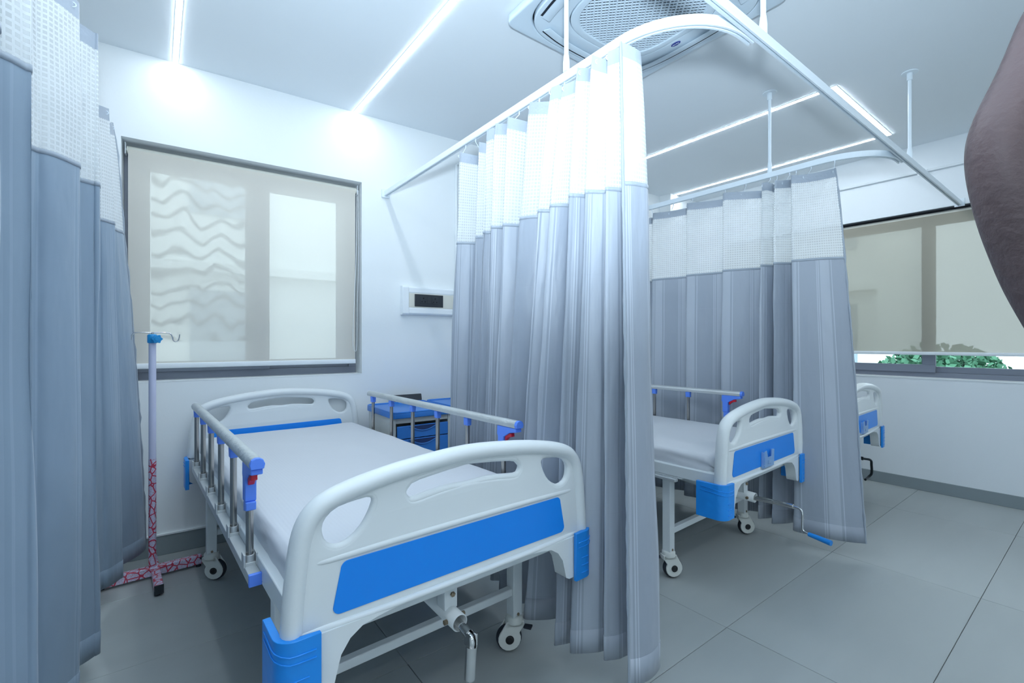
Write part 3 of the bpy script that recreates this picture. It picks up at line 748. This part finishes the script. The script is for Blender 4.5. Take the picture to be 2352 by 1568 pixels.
# ------------------------------------------------------------------ beds
K_ = 1.0
OUT = [(.500, .56), (.497, .66), (.486, .76), (.472, .82), (.445, .857), (.402, .878), (.32, .897), (.19, .915), (0, .927)]
def outline():
    R = OUT; L_ = [(-x, z) for x, z in OUT[:-1]][::-1]
    return R+L_
def bed(name, loc, rz, label, rails=(True, True), crank='folded', holder=False, headdrop=.0, LEN=2.11, ca=(-2.1, -2.3, -2.35, .95)):
    r = empty(name, (*loc, 0), rz); tag(r, label, 'bed', 'hospital beds along the back wall')
    def board(nm, y, dz, flip, hold):
        """moulded end board; local frame: outer face towards -y (foot) or +y (head)"""
        side = -1
        top = outline()
        rim = catmull([(x*.955, 0, z-.021) for x, z in top[1:-1]], 4)
        web = [(p.x, p.z) for p in catmull([(x*.985, 0, z-.008) for x, z in top], 3)]+[(-.43, .546), (.43, .546)]
        hl = [(.285, .828), (.30, .846), (.345, .842), (.385, .833), (.41, .812), (.416, .785), (.408, .757), (.385, .741), (.355, .742), (.322, .764), (.298, .795)]
        hole_r = [(p.x, p.y) for p in catmull([(a, b, 0) for a, b in hl], 4, True)]
        hole_l = [(-x, z) for x, z in hole_r][::-1]
        mh = [(-.185, .852), (-.15, .866), (0, .876), (.15, .866), (.185, .852), (.198, .832), (.188, .812), (.165, .806), (.1, .814), (0, .82), (-.1, .814), (-.165, .806), (-.188, .812), (-.198, .832)]
        hole_m = [(p.x, p.y) for p in catmull([(a, b, 0) for a, b in mh], 4, True)]
        s = plate(nm, web, [hole_r, hole_m, hole_l], .026, .009, None)
        # grip tube around the top, hole rims, lip moulding
        ends = [(.497, 0, .562)]; 
        rimp = [Vector((.4955*.955+.006, 0, .565))]+rim+[Vector((-.4955*.955-.006, 0, .565))]
        s.tube(rimp, .0235, 16, ry=.029)
        for h, rr in ((hole_r, .0125), (hole_l, .0125), (hole_m, .0115)):
            hh = h[::2]; c = Vector((sum(p[0] for p in hh)/len(hh), 0, sum(p[1] for p in hh)/len(hh)))
            s.tube([Vector((x, 0, z))+(Vector((x, 0, z))-c).normalized()*.008 for x, z in hh], rr, 10, closed=True, ry=None)
        # raised ledge over the blue panel and lip under it
        s.tube(catmull([(-.445, .002, .716), (-.40, -.007, .713), (-.2, -.010, .716), (.2, -.010, .716), (.40, -.007, .713), (.445, .002, .716)], 4), .009, 10)
        s.tube(catmull([(-.50, -.004, .560), (-.3, -.016, .556), (0, -.018, .555), (.3, -.016, .556), (.50, -.004, .560)], 5), .0085, 10)
        s.box(-.47, .47, -.010, .012, .545, .60)
        # solid lower corner blocks with a curved arch
        for sg in (1, -1):
            P = [(.20, .553), (.27, .546), (.32, .538), (.352, .518), (.374, .487), (.384, .45), (.39, .424), (.405, .415), (.47, .415), (.492, .43), (.497, .555)]
            s.prism([(sg*a, b) for a, b in P], -.024, .030, 'y')
        flipm = Matrix.Rotation(PI, 4, 'Z') if flip else Matrix.Identity(4)
        o = s.build(nm, 'board', r, smooth=True, loc=(0, y, dz), rot=(0, 0, PI if flip else 0))
        o.data.set_sharp_from_angle(angle=math.radians(60))
        for fy in (-.0155, .0135):
            pl_ = []
            for cx_, cz_, a0 in ((.354, .685, 0), (-.354, .685, PI/2), (-.372, .598, PI), (.372, .598, 3*PI/2)):
                pl_ += [(cx_+.018*math.cos(a0+PI/2*k/6), cz_+.018*math.sin(a0+PI/2*k/6)) for k in range(7)]
            q = MB().prism(pl_, fy, fy+.002, 'y').build('blue_panel', 'blue', o, bevel=.0008, seg=1)
        if hold:
            q = MB().prism([(-.055, .574), (.055, .574), (.06, .658), (.035, .662), (.025, .625), (-.02, .625), (-.035, .662), (-.06, .658)], -.034, -.030, 'y')
            q.box(-.062, -.056, -.030, -.016, .574, .655).box(.056, .062, -.030, -.016, .574, .655).box(-.06, .06, -.030, -.016, .572, .577)
            q.box(-.02, .01, -.037, -.0345, .590, .610)
            q.build('chart_holder', 'holder', o, bevel=.001, loc=(-.01, 0, 0))
        return o
    board('footboard', 0, 0, False, holder)
    board('headboard', LEN, -headdrop, True, False)
    # blue corner bumpers
    def bumper(sx, y, sy, dz):
        pts = []
        ro, ri = .045, .03
        X, Y = .518, .040
        # L plan: outer corner rounded
        pts = [(.424, -Y)]+[(X-ro+ro*math.sin(a), -Y+ro-ro*math.cos(a)) for a in [PI/2*k/6 for k in range(7)]]+[(X, .10), (X-.018, .10), (X-.018, -Y+.018+.02), (X-.038, -Y+.018), (.424, -Y+.012)]
        pts = [(sx*a, b*sy) for a, b in pts]
        b = MB().prism(pts, .405, .568)
        rg = b
        for zz, w0 in ((.535, .43), (.518, .43)):
            rg.tube([(sx*.435, (-Y-.001)*sy, zz), (sx*(X-ro), (-Y-.001)*sy, zz)]+[(sx*(X-ro+(ro+.001)*math.sin(a)), (-Y+ro-(ro+.001)*math.cos(a))*sy, zz+.012*k/4) for k, a in enumerate([.4, .8, 1.2, 1.57])]+[(sx*(X+.001), .08*sy, zz+.014)], .002, 6)
        for zz in (.478, .452, .426): rg.box(min(sx*.45, sx*.485), max(sx*.45, sx*.485), -Y*sy-.002, -Y*sy+.002, zz, zz+.003)
        b.build('bumper', 'bluebump', r, bevel=.003, seg=1, loc=(0, y, dz))
    for sx in (1, -1):
        bumper(sx, 0, 1, 0); bumper(sx, LEN, -1, -headdrop)
    # steel bed frame
    for sx in (1, -1):
        MB().box(sx*.452-.018, sx*.452+.018, .03, LEN-.03, .545, .602).build('side_frame', 'steelw', r, bevel=.004)
    for y in (.055, LEN-.055): MB().box(-.434, .434, y-.018, y+.018, .497 if y < 1 else .50, .553).build('end_frame', 'steelw', r, bevel=.004)
    MB().box(-.43, .43, .08, LEN-.08, .572, .582).build('bed_deck', 'steelw', r)
    # mattress base slats below deck
    for y in (.45, 1.05, 1.65): MB().box(-.43, .43, y-.02, y+.02, .535, .5715).build('cross_member', 'steelw', r, bevel=.003)
    def leg(sx, y, ca):
        l = MB().box(-.0225, .0225, -.0225, .0225, .125, .545).build('leg', 'steelw', r, bevel=.003, loc=(sx*.43, y, 0))
        ax = Matrix.Rotation(ca, 4, 'Z')
        # caster local frame: axle along x', trail along -y'
        TR = .022; WR = .052
        b = MB(); b.lathe([(.024, .105), (.034, .112), (.034, .135), (.030, .142), (.026, .143)], n=20)
        for sg in (1, -1):
            P = [(-.030, .118), (.034, .118), (.036, .10), (.02+TR*0, .085)]
            # side cheek: teardrop covering most of the wheel
            cx_, cz = -TR, WR+.001
            arc_ = [(cx_+.0455*math.cos(t), cz+.0455*math.sin(t)) for t in [math.radians(d) for d in range(150, 391, 20)]]
            b.prism([(-.034, .12)]+arc_+[(.034, .10), (.036, .12)], sg*.014, sg*.022, 'x')
        b.prism([(-.036, .098), (.036, .098), (.036, .122), (-.036, .122)], -.022, .022, 'x')
        bmesh.ops.transform(b.bm, matrix=ax, verts=b.bm.verts)
        b.build('caster_housing', 'castw', l, bevel=.003, seg=2)
        b = MB(); W = Matrix.Rotation(PI/2, 4, 'Y')
        b.lathe([(.044, -.0125), (.050, -.010), (.052, 0), (.050, .010), (.044, .0125)], (0, 0, 0), 32, W)
        bmesh.ops.transform(b.bm, matrix=ax @ Matrix.Translation((0, -TR, WR)), verts=b.bm.verts)
        b.build('caster_wheel', 'rubber', l, smooth=True)
        b = MB(); 
        for sg in (1, -1): b.lathe([(.017, sg*.0215), (.017, sg*.0245), (.010, sg*.0255), (.009, sg*.0235)], (0, 0, 0), 24, W)
        bmesh.ops.transform(b.bm, matrix=ax @ Matrix.Translation((0, -TR, WR)), verts=b.bm.verts)
        b.build('wheel_hub', 'hub', l, smooth=True)
        b = MB(); b.lathe([(.006, .0225), (.006, .026), (.003, .027)], (0, 0, .15), 6, Matrix.Rotation(PI/2, 4, 'X')); b.build('bolt', 'bolt', l)
        # brake lever
        b = MB(); b.prism([(-.012, -.040), (.012, -.040), (.014, -.072), (-.014, -.072)], .096, .104)
        bmesh.ops.transform(b.bm, matrix=ax @ Matrix.Rotation(PI*.85, 4, 'Z'), verts=b.bm.verts); b.build('brake_lever', 'rubber', l, bevel=.002)
    cas = {(1, 0): ca[0], (-1, 0): ca[1], (1, 1): ca[2], (-1, 1): ca[3]}
    for (sx, e), an in cas.items(): leg(sx, .30 if not e else 1.72, an)
    for y in (.30, 1.72): MB().box(-.408, .408, y-.015, y+.015, .225, .255).build('leg_stretcher', 'steelw', r, bevel=.003)
    for sx in (1, -1): MB().box(sx*.43-.04, sx*.43+.04, .20, .42, .540, .5445).build('mounting_plate', 'steelw', r)
    # crank tube hung under the foot end
    b = MB(); b.tube([(.005, .045, .385), (.005, .70, .42)], .026, 20, caps=False)
    ct = b.build('crank_tube', 'steelw', r, smooth=True)
    sm = ct.modifiers.new('thickness', 'SOLIDIFY'); sm.thickness = .003
    MB().box(-.018, .028, .095, .101, .405, .505).box(-.018, -.014, .101, .14, .405, .505).build('hanger_plate', 'steelw', r, bevel=.002)
    for x, y, z, rot in ((.01, .092, .45, 0), (-.026, .075, .385, 1), (.036, .075, .39, 1)):
        m = Matrix.Rotation(PI/2, 4, 'X') if not rot else Matrix.Rotation(PI/2, 4, 'Y')
        MB().lathe([(.008, -.006), (.008, .003), (.005, .006)], (x, y, z), 6, m).build('bolt', 'bolt', r)
    if crank == 'folded':
        c = empty('crank', (.005, .045, .385)); c.parent = r
        b = MB(); b.tube([(0, .03, 0), (0, -.035, -.008)], .0125, 16); b.build('crank_shaft', 'chrome', c, smooth=True)
        b = MB(); b.tube([(0, -.026, -.006), (0, -.048, -.011)], [.0145, .0145], 16); b.tube([(0, -.046, -.012), (0, -.058, -.016), (-.001, -.064, -.026), (-.002, -.064, -.042)], [.009, .010, .010, .009], 12)
        b.box(-.0135, -.0085, -.072, -.044, -.036, -.002).box(.0085, .0135, -.072, -.044, -.036, -.002)
        b.build('crank_joint', 'chrome', c, smooth=True)
        b = MB(); b.tube([(-.002, -.064, -.036), (-.010, -.067, -.125)], .0165, 20); b.build('crank_sleeve', 'chrome', c, smooth=True)
        b = MB(); b.tube([(-.010, -.067, -.125), (-.018, -.070, -.24)]+[(-.018, -.074-.02, -.25), (-.02, -.14, -.25)], .0065, 12); b.build('crank_arm', 'chrome', c, smooth=True)
        b = MB(); b.tube([(-.02, -.13, -.25), (-.02, -.20, -.25)], [.012, .014], 14); b.build('crank_handle', 'hand', c, smooth=True)
    elif crank == 'open':
        c = empty('crank', (.0, .045, .385)); c.parent = r
        b = MB(); b.tube([(0, .02, 0), (-.02, -.10, .012)], .0125, 16); b.build('crank_shaft', 'chrome', c, smooth=True)
        b = MB(); b.tube([(-.02, -.10, .012), (-.038, -.20, .018)], .0115, 16); b.build('crank_sleeve', 'chrome', c, smooth=True)
        b = MB(); b.tube(catmull([(-.038, -.20, .018), (-.045, -.235, .015), (-.05, -.245, -.01), (-.05, -.245, -.06), (-.052, -.25, -.085), (-.06, -.28, -.092)], 5), .0055, 10); b.build('crank_arm', 'chrome', c, smooth=True)
        b = MB(); b.tube([(-.058, -.275, -.092), (-.064, -.31, -.094), (-.078, -.375, -.098)], [.010, .0115, .013], 14); b.build('crank_handle', 'hand', c, smooth=True)
    else:
        c = empty('crank', (.0, .045, .385)); c.parent = r
        b = MB(); b.tube([(0, .02, 0), (0, -.06, 0)], .013, 14); b.build('crank_shaft', 'darkcrank', c, smooth=True)
        b = MB(); b.tube(catmull([(0, -.06, 0), (.01, -.10, -.005), (.014, -.105, -.04), (.016, -.105, -.10), (.0, -.09, -.125), (-.08, -.09, -.13)], 5), .008, 10); b.build('crank_arm', 'darkcrank', c, smooth=True)
    # side rails
    def side_rail(sx, m, up=True):
        y0, y1 = .32, 1.86; zt = .885 if up else .50; X = sx*.474+(-.012 if sx < 0 else 0)
        tubez = zt
        pr = [(-.016, -.011), (.016, -.011), (.019, .002), (.014, .014), (.005, .019), (-.005, .019), (-.014, .014), (-.019, .002)]
        s = MB().prism(pr, y0+.012, y1-.008, 'y', m=None)
        o = s.build('side_rail', m, r, smooth=True, loc=(X, 0, tubez))
        # end caps
        for e in (y0, y1-.008):
            MB().prism([(a*1.04, b*1.04) for a, b in pr], e-.004 if e == y0 else e, e+.012 if e == y0 else e+.006, 'y').build('end_cap', 'bluerail' if e == y0 else 'white', o, bevel=.002)
        # base bar fixed outside the frame
        zb = .585
        MB().box(-.016, .016, y0+.035, y1-.02, zb-.045-tubez, zb-tubez-.014).build('base_bar', 'alu2', o, bevel=.002)
        MB().box(-.017, .017, y0+.022, y0+.0345, zb-.047-tubez, zb-tubez-.012).build('base_bar_cap', 'bluerail', o, bevel=.002)
        ps = [y0+.105+i*(y1-y0-.17)/5 for i in range(6)]
        for i, yy in enumerate(ps):
            b = MB(); b.tube([(0, yy, zb-.012-tubez), (0, yy, -.012)], .0105, 14); b.build('post', 'steel', o, smooth=True)
            for q in (-1, 1): pass
            b = MB(); b.box(-.019, -.0135, yy-.017, yy+.017, zb-.016-tubez, zb+.022-tubez).box(.0135, .019, yy-.017, yy+.017, zb-.016-tubez, zb+.022-tubez).box(-.0135, .0135, yy-.015, yy+.015, zb-.016-tubez, zb-.004-tubez)
            b.tube([(0, yy, zb-.005-tubez), (0, yy, zb+.016-tubez)], .0128, 12)
            b.build('socket', 'alu2', o, bevel=.001)
            if i > 0:
                MB().prism([(-.0135, -.012), (.0135, -.012), (.012, -.050), (-.012, -.050)], yy-.016, yy+.016, 'y').build('post_clamp', 'bluerail', o, bevel=.003)
        yy = ps[0]
        L_ = MB(); L_.prism([(y0+.006, -.012), (yy+.026, -.012), (yy+.028, -.05), (yy+.022, -.058), (yy+.02, -.125), (yy-.014, -.125), (yy-.016, -.058), (y0+.05, -.036), (y0+.004, -.028)], -.0155, .0155, 'x')
        l = L_.build('latch', 'bluerail', o, bevel=.003)
        MB().prism([(yy-.022, -.125), (yy+.016, -.125), (yy+.016, -.158), (yy-.020, -.150)], -.014, .014, 'x').build('latch_collar', 'bluerail', o, bevel=.003)
        MB().prism([(yy-.020, -.046), (yy-.062, -.036), (yy-.064, -.052), (yy-.044, -.055), (yy-.036, -.060), (yy-.020, -.075)], -.009, .009, 'x').build('release_button', 'red', o, bevel=.002)
    if rails[0]: side_rail(-1, 'alu' if crank == 'folded' else 'alu2')
    if rails[1]: side_rail(1, 'alu' if crank == 'folded' else 'alu2')
    if not rails[0]:
        # lowered rail: only its base bar and folded top show under the frame
        b = MB(); b.box(-.50, -.472, .22, 1.9, .525, .54); b.build('side_rail', 'alu2', r, bevel=.003)
    return r
def mattress(name, loc, rz, label, seed, LEN=2.11):
    L_, Wd, H = LEN-.11, .89, .096; nx, ny, nz = 40, 84, 6
    bm = bmesh.new()
    def f(u, v):                                        # rounded box section by mapping a param loop
        pass
    vs = []; ring = []
    # cross-section loop (x,z), repeated along y with end rounding
    sec = []
    rr = .032
    for k in range(nx+1): sec.append((-Wd/2+rr+(Wd-2*rr)*k/nx, H))
    for k in range(1, 6): a = PI/2-PI/2*k/6; sec.append((Wd/2-rr+rr*math.cos(a), H-rr+rr*math.sin(a)))
    for k in range(nz+1): sec.append((Wd/2, H-rr-(H-rr-.012)*k/nz))
    sec.append((Wd/2-.012, 0)); 
    for k in range(1, 12): sec.append((Wd/2-.012-(Wd-.024)*k/12, 0))
    sec.append((-Wd/2+.012, 0))
    for k in range(nz+1): sec.append((-Wd/2, .012+(H-rr-.012)*k/nz))
    for k in range(1, 6): a = PI-PI/2*k/6; sec.append((-Wd/2+rr+rr*math.cos(a), H-rr+rr*math.sin(a)))
    n = len(sec); rows = []
    for j in range(ny+1):
        y = L_*j/ny
        e = min(y, L_-y); k = 0
        if e < rr: k = rr-math.sqrt(max(0, rr*rr-(rr-e)**2))
        row = []
        for x, z in sec:
            sx = x*(1-k/(Wd/2)); zz = z
            if z > H/2: zz = z-k*.9
            p = Vector((sx, y, zz))
            top = z > H-.001
            w1 = noise.noise(Vector((x*2.2, y*2.0, seed)))*.004+noise.noise(Vector((x*9, y*7, seed)))*.0015
            # diagonal long creases
            w1 += .0012*math.sin(14*(x+y*.55)+3*noise.noise(Vector((x*2, y*2, seed+8))))
            if top: p.z += w1
            elif z > .0:
                w2 = .010*noise.noise(Vector((y*3.2, z*22, seed+4)))+.005*noise.noise(Vector((y*9, z*30, seed+6)))
                p.x += math.copysign(w2+.004*math.sin(z*75+2*noise.noise(Vector((y*4, 0, seed)))), x)
            row.append(bm.verts.new(p))
        rows.append(row)
    for j in range(ny):
        for i in range(n): bm.faces.new((rows[j][i], rows[j][(i+1) % n], rows[j+1][(i+1) % n], rows[j+1][i]))
    bm.faces.new(rows[0][::-1]); bm.faces.new(rows[-1])
    bmesh.ops.recalc_face_normals(bm, faces=bm.faces)
    me = bpy.data.meshes.new(name); bm.to_mesh(me); bm.free()
    o = link(name, me, 'sheet', smooth='all', loc=(*loc, .5825), rot=(0, 0, rz))
    return tag(o, label, 'mattress', 'sheeted mattresses on the beds')
def local(loc, rz, x, y): return (loc[0]+x*math.cos(rz)-y*math.sin(rz), loc[1]+x*math.sin(rz)+y*math.cos(rz))
B1, R1 = (.722, 1.165), .038
B2, R2 = (2.572, 1.165), .045
B3, R3 = (4.06, 1.16), .045
bed('hospital_bed', B1, R1, 'hospital bed in front with both side rails raised and a wide blue footboard panel', crank='folded')
bed('hospital_bed', B2, R2, 'second hospital bed beyond the middle curtain, blue-handled crank folded out, clear footboard holder', rails=(False, True), crank='open', holder=True, LEN=2.02, ca=(.9, 1.05, .4, .8))
bed('hospital_bed', B3, R3, 'third hospital bed by the right wall, mostly hidden behind the right curtain, black crank', rails=(False, False), crank='dark', holder=True, LEN=1.94)
for i, (b, r_, l) in enumerate(((B1, R1, 'mattress in a pale grey sheet on the front hospital bed'), (B2, R2, 'mattress in a grey sheet on the second bed, beyond the middle curtain'), (B3, R3, 'mattress in a grey sheet on the bed hidden behind the right curtain'))):
    mattress('mattress', local(b, r_, 0, .055), r_, l, i*7.3+2, (2.11, 2.02, 1.94)[i])

# ------------------------------------------------------------------ bedside cabinets
def cabinet(loc, rz, label):
    r = empty('bedside_cabinet', (*loc, 0), rz); tag(r, label, 'cabinet', 'bedside cabinets by the back wall')
    W_, D_, H_ = .40, .45, .75
    b = MB(); b.box(0, .02, 0, D_, .09, H_).box(W_-.02, W_, 0, D_, .09, H_).box(.02, W_-.02, D_-.02, D_, .09, H_).box(.02, W_-.02, 0, D_-.02, .09, .11).box(.02, W_-.02, .004, D_-.02, H_-.035, H_)
    b.box(.02, W_-.02, .002, D_-.02, .475, .497)
    b.build('cabinet_body', 'cabw', r, bevel=.003)
    # tray top with raised rim
    t = plate('cabinet_top', rrect(-.015, W_+.015, -.03, D_+.01, .03), [], .035, .006, None)
    bmesh.ops.transform(t.bm, matrix=Matrix.Translation((0, 0, H_+.018)) @ Matrix.Rotation(-PI/2, 4, 'X'), verts=t.bm.verts)
    top = t.build('cabinet_top', 'cabblue', r, smooth=True)
    rim = [(x, y, H_+.037) for x, y in rrect(-.009, W_+.009, -.024, D_+.004, .026)]
    MB().tube(rim, .0065, 8, closed=True).build('tray_rim', 'cabblue', top, smooth=True)
    def drawer(z0, z1, nm='drawer'):
        d = MB().box(.024, W_-.024, -.012, .0015, z0, z1).build(nm, 'cabblue', r, bevel=.004)
        P = [(x, z1-.004-.034*math.sin(PI*t)) for t, x in [(k/14, .10+k*.2/14) for k in range(15)]]
        h = MB().prism(P[::-1] if False else P, -.016, -.0125, 'y').build('handle_recess', 'cabdark', d)
        q = MB().tube([(x, -.017, z+.001) for x, z in P], .0035, 6).build('handle', 'cabblue', d, smooth=True)
    drawer(.62, .70); drawer(.50, .615)
    drawer(.12, .465, 'door')
    # side inset panel with keyhole
    p = MB().box(-.004, -.0005, .10, D_-.1, .50, .60).build('side_panel', 'cabw', r, bevel=.002)
    for x, y in ((.04, .04), (W_-.04, .04), (.04, D_-.04), (W_-.04, D_-.04)):
        b = MB(); b.lathe([(.022, -.01), (.025, 0), (.022, .01)], (x, y, .025), 16, Matrix.Rotation(PI/2, 4, 'Y')); b.box(x-.012, x+.012, y-.02, y+.02, .045, .0895); b.build('caster', 'rubber', r)
cabinet((1.165, 2.745), -.03, 'blue-topped bedside cabinet with blue drawers behind the front bed rail')
cabinet((1.615, 2.735), -.03, 'blue-topped bedside cabinet partly hidden by the middle curtain, right of the other cabinet')
q = MB().prism(rrect(-.12, .12, 0, .05, .006, 3), -.006, .006, 'y').build('black_tray', 'black', bevel=.001, loc=(1.47, 3.215, .789), rot=(-.25, 0, -A))
tag(q, 'flat black tray edge standing behind the left bedside cabinet against the wall', 'tray')

# ------------------------------------------------------------------ drip stand
def stand():
    r = empty('drip_stand', (-.016, 3.075, 0)); tag(r, 'white drip stand with red printed wrap on lower pole and base, left of the beds', 'drip stand')
    b = MB(); b.box(-.215, .215, -.02, .02, .012, .058).build('base_bar', 'tape', r, bevel=.004, rot=(0, 0, .05))
    b = MB(); b.box(-.018, .018, -.245, .20, .012, .052); b.build('base_foot', 'tape', r, bevel=.004, rot=(0, 0, .06), loc=(0.012, 0, .000))
    MB().box(-.019, .019, -.250, -.244, .010, .054).build('foot_cap', 'black', r, bevel=.002, rot=(0, 0, .06), loc=(.012, 0, 0))
    for x, y in ((-.2, 0), (.2, 0), (.02, -.23), (.0, .18)): MB().lathe([(.012, 0), (.012, .0125)], (x, y, 0), 12).build('rubber_foot', 'rubber', r)
    tl = Matrix.Rotation(-.012, 4, 'Y')
    MB().lathe([(.0165, .055), (.0165, .62)], n=20).build('lower_pole', 'tape', r, smooth=True)
    MB().lathe([(.0160, .62), (.0160, 1.23)], n=20).build('upper_pole', 'stand', r, smooth=True)
    MB().lathe([(.020, 1.222), (.022, 1.228), (.022, 1.262), (.016, 1.268)], n=20).build('collar', 'knob', r, smooth=True)
    b = MB(); b.tube([(0, -.02, 1.246), (.012, -.034, 1.246)], .010, 12)
    pet = [( .021*(1+.13*math.cos(6*t))*math.cos(t), .021*(1+.13*math.cos(6*t))*math.sin(t)) for t in [2*PI*k/48 for k in range(48)]]
    b.prism([(x+.02, z+1.243) for x, z in pet], -.050, -.034, 'y'); b.lathe([(.011, .050), (.011, .054)], (.02, 0, 1.243), 16, Matrix.Rotation(PI/2, 4, 'X'))
    b.build('clamp_knob', 'knob', r, bevel=.002)
    for sg in (1, -1):
        P = [(0, 0, 1.275), (sg*.05, 0, 1.277), (sg*.075, .0, 1.272), (sg*.085, 0, 1.255), (sg*.088, 0, 1.238), (sg*.096, 0, 1.230), (sg*.108, 0, 1.234), (sg*.114, 0, 1.25), (sg*.116, 0, 1.268)]
        MB().tube(catmull(P, 5), .0032, 8).build('hook', 'chrome', r, smooth=True)
    MB().tube([(0, 0, 1.262), (0, 0, 1.278)], .006, 10).build('hook_stem', 'chrome', r, smooth=True)
stand()

# ------------------------------------------------------------------ person: one raised bare arm at the right edge
def arm():
    V = lambda rx, up, d: Vector((math.sin(YAW)*d+math.cos(YAW)*rx, math.cos(YAW)*d-math.sin(YAW)*rx, 1.23+up))
    # joints given as (right of the viewer, above the viewer's eye, ahead): shoulder -> elbow -> wrist
    J = [(1.02, -.30, .62, .068), (.985, -.14, .70, .064), (.94, -.01, .76, .060), (.91, .11, .80, .057), (.885, .22, .82, .055), (.868, .31, .83, .052), (.866, .36, .83, .049),
         (.878, .40, .83, .046), (.905, .46, .825, .044), (.922, .52, .82, .040), (.938, .578, .812, .040), (.962, .615, .805, .031)]
    me = bpy.data.meshes.new('person'); bm = bmesh.new(); vs = [bm.verts.new(V(a, b, c)) for a, b, c, d in J]
    rad = [j[3] for j in J]
    for i in range(len(vs)-1): bm.edges.new((vs[i], vs[i+1]))
    W = V(.962, .615, .805); dirv = (W-V(.925, .52, .82)).normalized(); side = Vector((math.cos(YAW)*.3, -math.sin(YAW)*.3, -.9)).normalized()
    side = (side-dirv*side.dot(dirv)).normalized(); nrm = dirv.cross(side)
    palm = bm.verts.new(W+dirv*.045); rad.append(.030); bm.edges.new((vs[-1], palm))
    # four fingers curled round, thumb from the side of the palm
    for k, (o, ln) in enumerate(((-.030, .92), (-.010, 1.0), (.010, .95), (.029, .75))):
        a = bm.verts.new(W+dirv*.085+side*o); rad.append(.0115); bm.edges.new((palm, a))
        b_ = bm.verts.new(W+dirv*(.085+.038*ln)+side*o*1.1+nrm*.010); rad.append(.0095); bm.edges.new((a, b_))
        c_ = bm.verts.new(W+dirv*(.085+.052*ln)+side*o*1.1+nrm*.034); rad.append(.0088); bm.edges.new((b_, c_))
        d_ = bm.verts.new(W+dirv*(.085+.045*ln)+side*o*1.1+nrm*.054); rad.append(.0078); bm.edges.new((c_, d_))
    a = bm.verts.new(W+dirv*.03-side*.034+nrm*.008); rad.append(.014); bm.edges.new((palm, a))
    b_ = bm.verts.new(W+dirv*.06-side*.048+nrm*.026); rad.append(.0105); bm.edges.new((a, b_))
    c_ = bm.verts.new(W+dirv*.082-side*.040+nrm*.046); rad.append(.009); bm.edges.new((b_, c_))
    bm.to_mesh(me); bm.free()
    me.materials.append(M['skin'])
    o = bpy.data.objects.new('person', me); COL.objects.link(o)
    md = o.modifiers.new('skin', 'SKIN'); md.use_smooth_shade = True
    for i, rr in enumerate(rad): me.skin_vertices[0].data[i].radius = (rr, rr)
    me.skin_vertices[0].data[0].use_root = True
    ss = o.modifiers.new('sub', 'SUBSURF'); ss.levels = 2; ss.render_levels = 3
    tag(o, 'person at the right edge, only a raised bare dark-skinned arm bent at the elbow', 'person')
    # sleeve cuff at the shoulder end, out of frame
    a, b = V(*J[0][:3]), V(*J[1][:3]); d = (b-a).normalized()
    MB().tube([a-d*.06, a-d*.02, a+d*.03, a+d*.055], [.085, .084, .080, .078], 24).build('sleeve', 'shirt', o, smooth=True)
arm()
